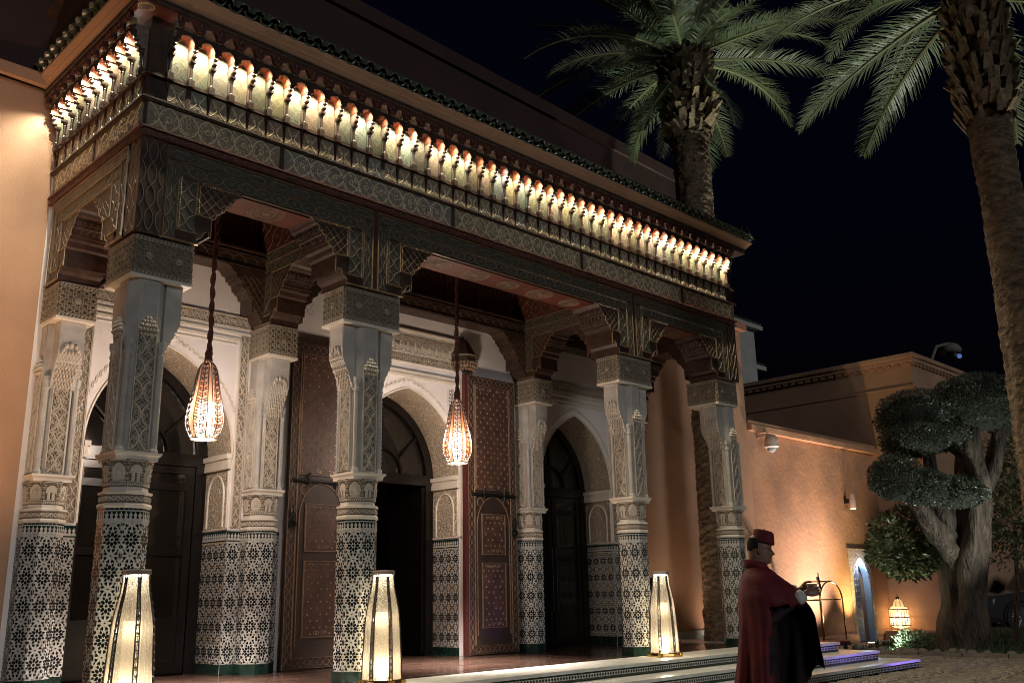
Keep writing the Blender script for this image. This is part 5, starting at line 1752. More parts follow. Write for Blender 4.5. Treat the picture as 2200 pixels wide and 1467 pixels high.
b = MB(); b.tube([(19.9, 1.4, 8.03), (20.75, 1.4, 8.85), (21.3, 1.4, 9.0), (21.9, 1.4, 9.15)], .05, 8); b.build('pole', 'concrete', t)
b = MB(); b.lathe([(.05, 9.2), (.26, 9.1), (.34, 8.95), (.33, 8.85)], 14, (21.95, 1.4)); b.build('hood', 'concrete', t, smooth=True)
b = MB(); b.ell((21.95, 1.35, 8.72), .22, .22, .22, 12, 7); b.build('camera_ball', 'iron', t, smooth=True)
b = MB(); b.tube([(21.9, 1.16, 8.68), (21.86, 1.10, 8.66)], .075, 12); b.build('lens_ring', emit('ir_ring', (.2, .35, 1.0), .09), t)

# cage lantern on its plinth
def cage_lantern(x, y, z, label, lit=16, grp='red banded cage lanterns'):
    t = thing('cage_lantern', label, 'lantern', (x, y, z), grp)
    b = MB(); b.lathe([(.10, .0), (.12, .03), (.09, .06)], 12); b.build('foot', 'iron', t, loc=(x, y, z))
    b = MB(); b.lathe([(.12, .06), (.22, .10), (.25, .13), (.25, .56), (.21, .62), (.15, .64)], 20, cap=False); b.build('glass_body', 'shade_g', t, loc=(x, y, z), smooth=True)
    b = MB(); b.lathe([(.15, .645), (.14, .72), (.10, .80), (.05, .84)], 14, cap=False); b.build('glass_dome', 'shade_g', t, loc=(x, y, z), smooth=True)
    b = MB()
    for k in range(20):
        a = 2 * pi * k / 20
        b.tube([(.265 * cos(a), .265 * sin(a), .12), (.265 * cos(a), .265 * sin(a), .57)], .009, 5)
    b.build('bars', 'white', t, loc=(x, y, z), kind='stuff')
    b = MB()
    for zz in (.13, .35, .56):
        b.lathe([(.272, zz - .014), (.285, zz), (.272, zz + .014)], 20, cap=False)
    b.build('red_band', mat('red_band', (.30, .03, .03), .5), t, loc=(x, y, z))
    b = MB()
    for k in range(8):
        a = 2 * pi * k / 8
        b.tube([(.17 * cos(a), .17 * sin(a), .63), (.145 * cos(a), .145 * sin(a), .73), (.05 * cos(a), .05 * sin(a), .85)], .006, 4)
    b.lathe([(.05, .84), (.055, .88), (.03, .90)], 10); b.tube([(0, 0, .9), (0, 0, .98)], .01, 6)
    b.build('dome_frame', 'iron', t, loc=(x, y, z))
    b = MB(); b.ell((0, 0, .14), .03, .03, .04, 8, 5); b.build('bulb', 'bulbw', t, loc=(x, y, z))
    lamp('lantern_light', 'POINT', (x, y, z + .33), lit, (1, .74, .42), t, .06)
b = MB(); b.taper(16.95, 17.58, .75, 2.44, 0, .25, .02); pl = b.build('lantern_plinth', 'terra_dark', None)
tag(pl, 'low terracotta plinth under the lit cage lantern by the wall corner', 'plinth')
cage_lantern(17.22, 2.1, .25, 'lit white cage lantern with red bands on the low plinth')
cage_lantern(21.0, .55, .14, 'lit cage lantern half hidden behind the parked car')

# in-ground spotlights (lens and ring), some added to stand in for unseen sources
def ground_spot(loc, target, watt, col, label, cone=60, blend=.8, size=.09, glow=8, grp='in-ground spotlights'):
    x, y, z = loc
    t = thing('ground_spotlight', label, 'spotlight', loc, grp)
    b = MB(); b.lathe([(.13, z - .02), (.135, z + .012), (.12, z + .02), (.10, z + .014)], 16, (x, y)); b.build('ring', 'iron', t)
    b = MB(); b.lathe([(.10, z + .014), (.06, z + .022), (.005, z + .025)], 16, (x, y)); b.build('lens', emit('spot_lens', col, glow), t)
    lamp('spot_beam', 'SPOT', (x, y, z + .06), watt, col, t, size, cone, blend, target=target)
ground_spot((15.0, 1.95, .012), (14.95, 2.5, 5.0), SP_W * 2.6, (1, .70, .30), 'bright ground spotlight at the foot of the garden wall', 75, .9)
ground_spot((11.95, -.05, .05), (12.3, -.45, 1.6), SP_W * .40, (.85, 1.0, .78), 'bright ground spotlight among the stones, lighting the ground cover', 110, .9)
ground_spot((8.75, -.25, .0), (7.3, 1.1, 13.6), SP_W * 15, (.94, 1.0, .84), 'ground spotlight beside the steps, aimed up the palm', 30, .7, glow=3)
ground_spot((11.8, -4.6, .06), (6.9, -1.4, .25), SP_W * 1.8, (.30, .16, 1.0), 'added violet lamp out of view, colouring the right end of the steps', 17, .8, glow=2)  # added lamp, stands in for an unseen violet source off to the right
ground_spot((6.2, -6.2, .0), (3.0, -6.2, 9.6), SP_W * 6, (.96, 1.0, .82), 'ground spotlight in front of the leaning palm', 50, .9, glow=3)
ground_spot((-8.5, .4, .48), (-8.0, 2.45, 4.4), SP_W * 3.4, (1, .62, .36), 'warm ground spotlight washing the terracotta wall left of the columns', 92, 1.0, glow=3)
ground_spot((13.5, .95, .012), (12.4, 2.5, 3.6), SP_W * 5.2, (1, .80, .68), 'added ground lamp on the side path, brightening the garden wall above the cart', 105, .9, glow=3)  # added fill for the garden wall, no such fixture known here
ground_spot((6.35, 1.9, FZ), (6.45, 2.45, 4.2), SP_W * .20, (1, .68, .44), 'weak added ground lamp brightening the wall behind the right floor lamp', 120, .9, glow=2)  # added to even out the wall light behind the right bay
ground_spot((8.6, 1.95, .0), (8.6, 2.45, 4.5), SP_W * .30, (1, .68, .46), 'weak added ground lamp brightening the wall beyond the palm trunk', 120, .9, glow=2)  # second added wall fill, right of the trunk's shadow
ground_spot((19.2, .2, .14), (19.0, 1.05, 1.5), SP_W * .10, (.42, .34, 1.0), 'violet ground spotlight at the foot of the corner block', 100, .9, glow=2)
ground_spot((10.6, -4.3, .0), (11.3, -1.8, 4.0), SP_W * 2.6, (.95, 1, .92), 'added ground lamp out of view on the setts, brightening the topiary tree', 66, .9, glow=2)  # added off to the right to brighten the leaf pads

# ================================================================== PALMS
def trunk_mesh(prof, seed, n=40, amp=.085, ring=.16, boots=None):
    """prof: (z, r, dx, dy)"""
    b = MB()
    zs = []
    z = prof[0][0]
    while z < prof[-1][0]:
        zs.append(z); z += .055
    zs.append(prof[-1][0])
    rows = []
    for z in zs:
        for (za, ra, xa, ya), (zb, rb, xb, yb) in zip(prof[:-1], prof[1:]):
            if za <= z <= zb + 1e-6:
                t = (z - za) / (zb - za); r = ra + (rb - ra) * t; dx = xa + (xb - xa) * t; dy = ya + (yb - ya) * t
        row = []
        for j in range(n):
            a = 2 * pi * j / n
            k = noise.noise(Vector((cos(a) * 2.2 + seed, sin(a) * 2.2, z * 2.6)))
            ph = z / ring + .45 * sin(a * 2 + seed) + .5 * k
            saw = (ph % 1.0)
            lump = abs(noise.noise(Vector((cos(a) * 5 + seed, sin(a) * 5, z * 7))))
            rr = r * (1 + amp * (saw - .4) + amp * .9 * k + amp * 1.0 * lump)
            row.append((dx + rr * cos(a), dy + rr * sin(a), z))
        rows.append(row)
    b.loft(rows)
    return b
def frond_mesh(L, e0, e1, seed, name='frond', ll=.55, pairs=64):
    r = random.Random(seed)
    b = MB()
    N = 16
    pts = [Vector((0, 0, 0))]; tan = []
    bend = r.uniform(-.12, .12)
    for i in range(N):
        t = i / (N - 1)
        e = e0 + (e1 - e0) * t ** 1.25
        d = Vector((cos(e) * cos(bend * t), cos(e) * sin(bend * t), sin(e)))
        tan.append(d); pts.append(pts[-1] + d * L / N)
    tan.append(tan[-1])
    b.tube(pts, [.035 * (1 - .9 * i / N) + .004 for i in range(N + 1)], 5)
    b.cm = 1
    for i in range(pairs):
        t = .10 + .90 * (i + r.uniform(-.3, .3)) / pairs
        t = min(max(t, .08), .995)
        k = int(t * N); q = t * N - k
        P = pts[k].lerp(pts[min(k + 1, N)], q); T = tan[min(k, N)]
        side = Vector((0, 1, 0)); side = (side - T * side.dot(T)).normalized()
        up = side.cross(T) * -1
        if up.z < 0: up = -up
        l = ll * (.35 + .65 * sin(pi * min(1, t * .9 + .12)) ** .8) * r.uniform(.85, 1.12)
        if t > .93: l *= 1 - (t - .93) * 6
        w = .020
        for s in (-1, 1):
            f = .55 + .55 * t + r.uniform(-.12, .12)
            D = (side * s + T * f + up * r.uniform(.05, .4)).normalized()
            M1 = P + D * l * .5; D2 = (D + Vector((0, 0, -.28 * r.uniform(.5, 1.6)))).normalized()
            E = M1 + D2 * l * .5
            wv = D.cross(up).normalized() * w
            a0, a1 = b.pt(P - wv * .5), b.pt(P + wv * .5)
            m0, m1 = b.pt(M1 - wv * .55), b.pt(M1 + wv * .55)
            e_ = b.pt(E)
            b.face((a0, a1, m1, m0)); b.face((m0, m1, e_))
    return b.mesh(name, ['rachis', 'palm'])
def palm(x, y, label, prof, crown_z, L, tiers, boot_r, boot_z0, seed, ll):
    t = thing('palm_tree', label, 'palm tree', (x, y, prof[0][0]), 'palms by the entrance')
    b = trunk_mesh(prof, seed)
    b.build('trunk', 'bark', t, loc=(x, y, 0))
    # old leaf bases around the neck
    r = random.Random(seed)
    bt = MB()
    n = 0
    z = boot_z0
    while z < crown_z + .1:
        k = (z - boot_z0) / (crown_z - boot_z0)
        rr = boot_r * (.86 + .22 * sin(pi * min(1, k * .9 + .1)))
        for j in range(16):
            a = 2 * pi * (j + .5 * (n % 2)) / 16 + r.uniform(-.12, .12)
            dx = Vector((cos(a), sin(a), 0)); tg = Vector((-sin(a), cos(a), 0))
            c = dx * rr * .93 + Vector((0, 0, z + r.uniform(-.05, .05)))
            w = boot_r * .17 * r.uniform(.5, 1.25); h = .16 * r.uniform(.6, 1.6); o = boot_r * .26 * r.uniform(.3, 1.7)
            if r.random() < .12: continue
            tg = (tg + Vector((0, 0, r.uniform(-.55, .55)))).normalized()
            p = [c - tg * w - Vector((0, 0, h * .5)), c + tg * w - Vector((0, 0, h * .5)), c + tg * w * .7 + dx * o + Vector((0, 0, h * .6)), c - tg * w * .7 + dx * o + Vector((0, 0, h * .6)), c - tg * w * .5 + Vector((0, 0, h * .75)), c + tg * w * .5 + Vector((0, 0, h * .75))]
            i_ = [bt.pt(q) for q in p]
            bt.face((i_[0], i_[1], i_[2], i_[3])); bt.face((i_[3], i_[2], i_[5], i_[4])); bt.face((i_[0], i_[3], i_[4])); bt.face((i_[1], i_[5], i_[2]))
        z += .13; n += 1
    px, py = prof[-1][2], prof[-1][3]
    bt.build('leaf_bases', 'boot', t, loc=(x + px, y + py, 0), kind='stuff')
    k = 0
    for (cnt, e0, e1, lf, zz) in tiers:
        ms = [frond_mesh(L * lf, radians(e0 + d0), radians(e1 + d1), seed * 31 + k * 7 + v, ll=ll) for v, (d0, d1) in enumerate(((0, 0), (8, -10), (-6, 12)))]
        for i in range(cnt):
            a = 2 * pi * (i + .37 * k) / cnt + r.uniform(-.14, .14)
            R0 = boot_r * .55
            put('frond', ms[i % 3], t, (x + px + R0 * cos(a), y + py + R0 * sin(a), crown_z + zz + r.uniform(-.08, .08)), rot=(r.uniform(-.35, .35), 0, a), sc=(1, 1, 1))
        k += 1
    return t
palm(7.15, 1.2, 'tall palm behind the right end of the canopy, its crown over the roof',
     [(0.0, .45, 0, 0), (1.5, .41, 0, 0), (5, .38, 0, 0), (9.6, .38, 0, 0), (11.2, .41, 0, 0), (11.9, .48, 0, 0), (13.5, .48, 0, 0)],
     13.4, 3.5, ((4, -38, -80, .6, -.6), (11, 0, -36, .95, 0), (12, 20, -26, 1.05, .15), (10, 42, -6, 1.05, .3), (8, 70, 30, 1.0, .4)), .57, 11.5, 3, .58)
palm(3.05, -6.2, 'nearer palm at the right edge with thick trunk and drooping fronds',
     [(0.0, .31, .25, .1), (3, .28, .12, .05), (6.2, .25, 0, 0), (7.3, .26, -.02, 0), (7.75, .31, -.04, 0), (9.6, .33, -.08, -.04)],
     9.5, 3.0, ((7, -12, -55, .9, -.15), (10, 10, -42, 1.0, 0), (11, 34, -22, 1.05, .15), (9, 60, 10, 1.0, .3)), .36, 7.5, 5, .48)

# ================================================================== TREE, SHRUBS, GROUND COVER
def limb(b, pts, rs, seed, n=12, amp=.21):
    pts = [Vector(p) for p in pts]
    # resample
    P, R = [], []
    for i in range(len(pts) - 1):
        for q in range(8):
            t = q / 8
            p0, p1, p2, p3 = pts[max(i - 1, 0)], pts[i], pts[i + 1], pts[min(i + 2, len(pts) - 1)]
            v = .5 * ((2 * p1) + (p2 - p0) * t + (2 * p0 - 5 * p1 + 4 * p2 - p3) * t * t + (3 * p1 - p0 - 3 * p2 + p3) * t ** 3)
            P.append(v); R.append(rs[i] + (rs[i + 1] - rs[i]) * t)
    P.append(pts[-1]); R.append(rs[-1])
    rows = []
    for i, p in enumerate(P):
        d = (P[min(i + 1, len(P) - 1)] - P[max(i - 1, 0)]).normalized()
        a = d.cross(Vector((.3, 1, .1))).normalized(); c = a.cross(d)
        rows.append([p + (a * cos(2 * pi * j / n) + c * sin(2 * pi * j / n)) * R[i] * (1 + amp * .8 * sin(3 * 2 * pi * j / n + i * .12 + seed) + (.55 * amp * abs(sin(6.5 * 2 * pi * j / n - i * .10 + 1.5 * noise.noise(Vector((i * .15, j * .3, seed))))) - .3 * amp) + amp * .5 * sin(5 * 2 * pi * j / n - i * .09 + seed) + amp * 1.2 * noise.noise(Vector((cos(2 * pi * j / n) * 2 + seed, sin(2 * pi * j / n) * 2, i * .22)))) for j in range(n)])
    b.loft(rows)
def leaf_cloud(b, c, rx, ry, rz, n, size, seed, shell=.72, flat=0.0, asp=.45):
    r = random.Random(seed)
    for _ in range(n):
        while True:
            v = Vector((r.uniform(-1, 1), r.uniform(-1, 1), r.uniform(-1, 1)))
            if .02 < v.length <= 1: break
        u = v.normalized()
        rad = shell + (1 - shell) * r.random() ** .7
        bumpy = 1 + .10 * noise.noise(u * 2.3 + Vector((seed, 0, 0))) + .05 * noise.noise(u * 6 + Vector((0, seed, 0)))
        p = Vector((c[0] + rx * u.x * rad * bumpy, c[1] + ry * u.y * rad * bumpy, c[2] + rz * u.z * rad * bumpy * (1 if u.z > 0 or not flat else 1 - flat)))
        d = (u + Vector((r.uniform(-1, 1), r.uniform(-1, 1), r.uniform(-.6, 1))) * .8).normalized()
        s = d.cross(Vector((r.uniform(-1, 1), r.uniform(-1, 1), r.uniform(-1, 1)))).normalized()
        l = size * r.uniform(.6, 1.3); w = l * asp
        i0, i1, i2, i3 = b.pt(p), b.pt(p + d * l * .5 + s * w * .5), b.pt(p + d * l), b.pt(p + d * l * .5 - s * w * .5)
        b.face((i0, i1, i2, i3))
tr = thing('topiary_tree', 'cloud-pruned topiary tree with gnarled trunk in the garden bed', 'tree', (12.4, -1.28, .08))
b = MB()
limb(b, [(12.42, -1.27, -.05), (12.40, -1.3, .25), (12.25, -1.56, 1.2), (12.14, -1.85, 2.28), (12.06, -2.18, 3.35), (11.8, -2.29, 4.2), (11.75, -2.35, 4.9)], [.60, .47, .41, .43, .30, .24, .18], 1, 44)
limb(b, [(12.2, -1.75, 1.7), (11.8, -1.6, 2.25), (11.37, -1.49, 2.6), (10.93, -1.4, 3.11), (10.7, -1.35, 3.55)], [.30, .27, .22, .16, .1], 2, 14)
limb(b, [(11.75, -1.58, 2.3), (11.70, -1.62, 2.8), (11.5, -1.6, 3.3), (11.3, -1.6, 3.9), (11.3, -1.6, 4.4)], [.2, .2, .17, .13, .1], 3, 14)
limb(b, [(12.05, -2.2, 3.3), (12.5, -2.5, 4.0), (12.7, -2.7, 4.8)], [.22, .18, .12], 4, 12)
limb(b, [(11.8, -2.3, 4.1), (11.5, -1.95, 4.5), (11.3, -1.7, 4.6)], [.15, .13, .1], 5, 10)
b.build('trunk', 'tbark', tr, smooth=True)
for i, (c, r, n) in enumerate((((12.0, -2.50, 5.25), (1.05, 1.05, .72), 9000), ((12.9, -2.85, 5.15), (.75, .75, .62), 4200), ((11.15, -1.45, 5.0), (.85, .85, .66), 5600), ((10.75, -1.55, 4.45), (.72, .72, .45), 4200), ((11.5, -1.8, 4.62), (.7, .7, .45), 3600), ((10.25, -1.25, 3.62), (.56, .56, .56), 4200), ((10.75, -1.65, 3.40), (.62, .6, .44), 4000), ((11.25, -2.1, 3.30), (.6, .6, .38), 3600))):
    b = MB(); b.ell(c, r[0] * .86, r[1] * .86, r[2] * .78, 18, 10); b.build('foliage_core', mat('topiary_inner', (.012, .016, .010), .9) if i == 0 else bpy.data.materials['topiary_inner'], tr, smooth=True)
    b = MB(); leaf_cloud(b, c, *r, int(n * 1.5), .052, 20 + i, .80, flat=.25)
    b.build('foliage_pad', 'leafd', tr)
sh = thing('leafy_shrub', 'loose green leafy shrub leaning out behind the topiary trunk towards the wall', 'shrub', (13.5, -.9, .06))
b = MB()
for k in range(7):
    a = 2 * pi * k / 7
    b.tube([(13.5, -.9, 0), (13.5 + .06 * cos(a), -.9 + .06 * sin(a), 1.3), (13.3 + .15 * cos(a), -.8 + .15 * sin(a), 2.1), (12.4 + .4 * cos(a), -.4 + .4 * sin(a), 2.45)], [.03, .025, .018, .008], 5)
b.build('stem', 'tbark', sh)
b = MB()
for i, (c, r, n) in enumerate((((12.2, -.40, 2.45), (.62, .6, .40), 700), ((12.5, -.45, 2.10), (.75, .6, .30), 700), ((13.1, -.7, 2.6), (.9, .9, .8), 1800), ((11.6, -.15, 2.12), (.46, .4, .22), 420), ((11.75, -.3, 2.78), (.42, .4, .20), 330), ((12.4, -.4, 1.72), (.55, .45, .14), 280), ((11.45, -.2, 2.42), (.34, .3, .16), 240), ((12.2, -.5, 2.98), (.5, .45, .22), 360), ((11.95, -.2, 1.86), (.35, .3, .14), 200), ((12.8, -.5, 1.9), (.5, .4, .22), 300), ((12.0, -.25, 2.25), (.6, .5, .5), 420))):
    leaf_cloud(b, c, *r, n, .125, 40 + i, .35, asp=.5)
b.build('foliage', 'leafg', sh)
for i, (x, y, z, R_, n, lab) in enumerate(((15.4, -1.9, 2.9, 1.4, 3400, 'dark leafy bush behind the topiary trunk, above the parked car'), (16.4, -2.3, 4.4, 1.5, 3000, 'dark tall shrub right of the topiary, by the near palm trunk'))):
    t = thing('dark_bush', lab, 'bush', (x, y, .1))
    b = MB(); b.tube([(x - .5, y + .3, .05), (x - .4, y + .1, 1.4), (x - .2, y, z)], [.07, .05, .03], 7); b.tube([(x + .3, y - .3, .05), (x + .2, y, 1.5), (x + .3, y, z)], [.06, .05, .03], 7); b.build('stem', 'tbark', t)
    b = MB(); leaf_cloud(b, (x, y, z), R_, R_, R_ * .8, n, .13, 70 + i, .2); b.build('foliage', 'leafg', t)
# soft ground cover
b = MB(); r = random.Random(9)
for _ in range(15000):
    x = 11.75 + 6 * r.random() ** 1.7; y = r.uniform(-7, .7)
    if y > .75 - 0: continue
    h = (.10 + .16 * max(0, noise.noise(Vector((x * 1.1, y * 1.1, 3))) + .4)) * r.uniform(.6, 1.3)
    if x < 12.5: h *= .6
    z = gz(x, y); a = r.uniform(0, 2 * pi); lx, ly = r.uniform(-.07, .07), r.uniform(-.07, .07); w = .012
    p0, p1 = b.pt((x - w * cos(a), y - w * sin(a), z - .01)), b.pt((x + w * cos(a), y + w * sin(a), z - .01))
    p2, p3 = b.pt((x + lx * .5 + w * .8 * cos(a), y + ly * .5 + w * .8 * sin(a), z + h * .6)), b.pt((x + lx, y + ly, z + h))
    b.face((p0, p1, p2, p3))
o = b.build('ground_cover', 'grass', None)
tag(o, 'dark green ground cover plants around the topiary trunk', 'plants', kind='stuff')
t = thing('silver_shrub', 'small pale silvery shrub lit by the spotlight among the stones', 'shrub', (12.25, -.35, .05))
b = MB(); leaf_cloud(b, (12.3, -.35, .18), .42, .5, .30, 1600, .075, 91, .2, asp=.28); b.build('foliage', mat('silver_leaf', (.17, .24, .15), .6, var=.2), t)
b = MB()
for k in range(6): b.tube([(12.3, -.35, 0), (12.3 + .2 * cos(k), -.35 + .2 * sin(k), .3)], .008, 4)
b.build('stem', 'tbark', t)
# ================================================================== LUGGAGE CART
t = thing('luggage_cart', 'brass birdcage luggage cart standing by the garden wall behind the doorman', 'luggage cart', (11.75, 1.55, 0))
def cartp(u, v, z): return (11.75 + u, 1.55 + v, z)
for v in (-.28, .28):
    b = MB()
    pts = [cartp(.55 * cos(pi * k / 14), v * (1 - .0), 1.12 + .46 * sin(pi * k / 14)) for k in range(15)]
    b.tube([cartp(.55, v, .25)] + pts + [cartp(-.55, v, .25)], .019, 8); b.build('hoop', 'brass', t, smooth=True)
for z in (1.16,):
    b = MB(); b.tube([cartp(-.55, 0, z), cartp(.55, 0, z)], .017, 8); b.tube([cartp(-.55, -.28, z), cartp(-.55, .28, z)], .015, 8); b.tube([cartp(.55, -.28, z), cartp(.55, .28, z)], .015, 8); b.build('hanging_rail', 'brass', t, smooth=True)
b = MB(); b.tube([cartp(0, -.28, 1.58), cartp(0, .28, 1.58)], .017, 8); b.tube([cartp(0, 0, 1.55), cartp(0, 0, 1.66)], .022, 8); b.ell(cartp(0, 0, 1.68), .03, .03, .03); b.ribbon([(0, 0), (0, .001)], .001, .001); b.build('crown', 'brass', t, smooth=True)
b = MB(); b.f = None
b.tube([cartp(.035 * cos(2 * pi * k / 10), 0, 1.745 + .035 * sin(2 * pi * k / 10)) for k in range(11)], .009, 6); b.build('finial_ring', 'brass', t)
b = MB(); b.box(11.75 - .62, 11.75 + .62, 1.55 - .33, 1.55 + .33, .17, .22); b.build('deck', 'cape', t)
b = MB(); b.box(11.75 - .64, 11.75 + .64, 1.55 - .35, 1.55 + .35, .13, .17); b.build('bumper', 'iron', t)
for u in (-.5, .5):
    for v in (-.26, .26):
        b = MB(); b.tube([cartp(u, v - .02, .07), cartp(u, v + .02, .07)], .068, 12); b.build('wheel', 'tyre', t)

# ================================================================== PARKED CAR
car = thing('parked_car', 'dark off-road car parked behind the topiary tree, front wheel showing', 'car', (20.3, -1.1, .12))
CR = Matrix.Rotation(atan2(.70, -.71), 3, 'Z')
CO = Vector((19.6, -.30, .12))            # below the front wheel centre on the side towards us
def cp(x, y, z):                          # x forward of the wheel, y to the car's left, z up
    v = CR @ Vector((x, y, 0)); return CO + Vector((v.x, v.y, z))
side = [(.92, .30), (.98, .55), (.95, .86), (.82, 1.02), (-.55, 1.16), (-1.05, 1.72), (-1.5, 1.82), (-3.2, 1.80), (-3.7, 1.25), (-3.75, .45), (-3.6, .30)]
# near side is the car's left (heading image-left, we see its left side)
rows = []
for y, sx, sz in ((.0, .985, .97), (-.10, 1, 1), (-1.0, 1.02, 1.015), (-1.80, 1, 1), (-1.90, .985, .97)):
    rows.append([cp(x * sx, y, .3 + (z - .3) * sz) for x, z in side])
b = MB(); b.loft(rows); b.build('body', 'carp', car)
b = MB(); b.poly([cp(-1.15, .004, 1.22), cp(-1.55, .004, 1.70), cp(-2.3, .004, 1.70), cp(-2.3, .004, 1.22)]); b.poly([cp(-2.36, .004, 1.22), cp(-2.36, .004, 1.70), cp(-3.15, .004, 1.68), cp(-3.4, .004, 1.22)]); b.build('side_window', 'carglass', car)
b = MB(); b.poly([cp(-.56, -.15, 1.175), cp(-.56, -1.75, 1.175), cp(-1.03, -1.6, 1.71), cp(-1.03, -.3, 1.71)]); b.build('windscreen', 'carglass', car)
for xw in (0, -2.85):
    b = MB(); b.tube([cp(xw, .02, .40), cp(xw, -.22, .40)], .40, 26); w = b.build('wheel', 'tyre', car)
    b = MB(); b.tube([cp(xw, .028, .40), cp(xw, -.1, .40)], .285, 24); b.build('rim', 'iron', w)
    b = MB()
    for k in range(5):
        a = 2 * pi * k / 5 + .3
        for d in (-.12, .12):
            b.tube([cp(xw + .05 * cos(a), .04, .40 + .05 * sin(a)), cp(xw + .275 * cos(a + d), .035, .40 + .275 * sin(a + d))], .014, 5)
    b.lathe([(0.01, 0), (0.011, .001)], 4)
    b.build('spoke', 'rim', w)
    b = MB(); b.tube([cp(xw + .46 * cos(pi * k / 12), .02, .40 + .46 * sin(pi * k / 12)) for k in range(13)], .035, 6); b.build('wheel_arch', 'tyre', car)
b = MB(); b.box(0, .01, 0, .01, 0, .01); b = MB()
b.loft([[cp(.93, -.12, .78), cp(.97, -.12, .74), cp(.97, -.12, .88), cp(.90, -.12, .92)], [cp(.70, .012, .80), cp(.72, .012, .76), cp(.72, .012, .90), cp(.66, .012, .93)]]); b.build('headlight', mat('headlight_glass', (.5, .6, .7), .08, metal=.6), car)
b = MB(); b.loft([[cp(.98, -.35, .5), cp(1.0, -.35, .5), cp(.99, -.35, .84), cp(.97, -.35, .84)], [cp(.98, -1.5, .5), cp(1.0, -1.5, .5), cp(.99, -1.5, .84), cp(.97, -1.5, .84)]]); b.build('grille', 'iron', car)
b = MB(); b.tube([cp(.985, -.05, .42), cp(1.03, -.5, .40), cp(1.03, -1.4, .40), cp(.985, -1.85, .42)], .04, 6); b.build('front_bumper', 'rim', car)
b = MB(); b.ell(tuple(cp(-.95, .14, 1.18)), .08, .08, .07); b.build('door_mirror', 'carp', car)

# ================================================================== DOORMAN
PX, PY = -2.535, -5.455
man = thing('person', 'person in a maroon cape and red fez standing side-on, both hands on a small phone', 'person', (PX, PY, 0))
MR = Matrix.Rotation(radians(-52), 3, 'Z')
def pw(x, y, z):
    v = MR @ Vector((x, y, 0)); return Vector((PX + v.x, PY + v.y, z))
PF = lambda x, y, z: pw(x, y, z)
b = MB(PF)
# --- head: stacked rings, X forward
HX, HZ, TILT = .018, 1.664, radians(9)
ring = [(-.115, .050, -.070, .058), (-.07, .046, -.078, .058), (-.03, .052, -.084, .060), (-.008, .078, -.086, .060), (.006, .094, -.088, .060), (.022, .099, -.090, .064), (.036, .094, -.091, .067), (.048, .096, -.092, .069), (.058, .093, -.093, .070), (.070, .094, -.095, .072), (.082, .094, -.098, .073), (.095, .091, -.100, .074), (.108, .087, -.102, .075), (.120, .085, -.103, .075), (.132, .092, -.103, .075), (.146, .097, -.102, .075), (.165, .095, -.099, .075), (.19, .083, -.09, .070), (.212, .058, -.07, .055), (.226, .02, -.03, .025)]
nose = {.058: .006, .070: .022, .082: .034, .095: .026, .108: .018, .120: .010, .132: .003}
rows = []
for z, fx, bx, w in ring:
    row = []
    for j in range(28):
        a = 2 * pi * j / 28
        ca, sa = cos(a), sin(a)
        ex = fx if ca > 0 else -bx
        x = ex * math.copysign(abs(ca) ** .85, ca); y = w * math.copysign(abs(sa) ** .85, sa)
        if z in nose and ca > .8: x += nose[z] * max(0, (ca - .8) / .2) ** 1.0
        if z in (.108, .120) and .72 < ca < .97: x -= .010                   # eye sockets
        if z in (.036, .048) and ca > .88: x += .005                         # lips
        zz = z
        if z > -.02:
            x2 = x * cos(TILT) + (zz - .04) * sin(TILT) * .7; z2 = zz - x * sin(TILT)
        else: x2, z2 = x, zz
        row.append((HX + x2, y, HZ + z2))
    rows.append(row)
b.loft(rows)
for s in (-1, 1):
    b.ell((HX - .006, s * .077, HZ + .090), .016, .010, .031, 8, 6); b.ell((HX - .002, s * .083, HZ + .094), .010, .006, .020, 8, 5)
# --- forearms and hands (skin), right hand nearer
def hand(wr, fwd, sidev, curl, s):
    """wrist point, direction of the hand, direction of the thumb side; five bent fingers"""
    fwd, sidev = Vector(fwd).normalized(), Vector(sidev).normalized()
    sidev = (sidev - fwd * sidev.dot(fwd)).normalized()
    nrm = fwd.cross(sidev) * s
    w = Vector(wr)
    rows = []
    for t, hw, th in ((-.02, .024, .019), (.0, .026, .018), (.03, .036, .016), (.06, .041, .015), (.085, .039, .012), (.092, .034, .009)):
        c = w + fwd * t
        rows.append([c + sidev * hw * cos(q * pi / 5) + nrm * th * sin(q * pi / 5) for q in range(10)])
    b.loft([[tuple(p) for p in r_] for r_ in rows])
    for i, (o, L, r_) in enumerate(((.029, .070, .0088), (.010, .078, .0090), (-.010, .073, .0086), (-.028, .058, .0078))):
        base = w + fwd * .082 + sidev * o
        d = fwd.copy(); pts = [base - fwd * .015]; p = base
        for k, l in enumerate((.45, .32, .23)):
            ang = curl * (k + .6)
            d = (fwd * cos(ang) - nrm * sin(ang)).normalized()
            pts.append(p); p = p + d * L * l
        pts.append(p)
        b.tube([tuple(q) for q in pts], [r_, r_, r_ * .94, r_ * .86, r_ * .66][:len(pts)], 8)
    p0 = w + fwd * .022 + sidev * .030
    p1 = p0 + (sidev * .75 + fwd * .7).normalized() * .034 - nrm * .01
    p2 = p1 + (fwd * .95 + sidev * .15 - nrm * .35).normalized() * .030
    p3 = p2 + (fwd * .9 - sidev * .15 - nrm * .45).normalized() * .024
    b.tube([tuple(q) for q in (p0 - sidev * .012, p1, p2, p3)], [.014, .0115, .0098, .0075], 8)
    return w
b.cm = 0
hand((.365, -.060, 1.405), (1, .28, .18), (0, .35, 1), .55, 1)       # right hand holds the phone
hand((.350, .085, 1.435), (1, -.22, .10), (0, -.2, 1), .5, -1)       # left hand steadies it
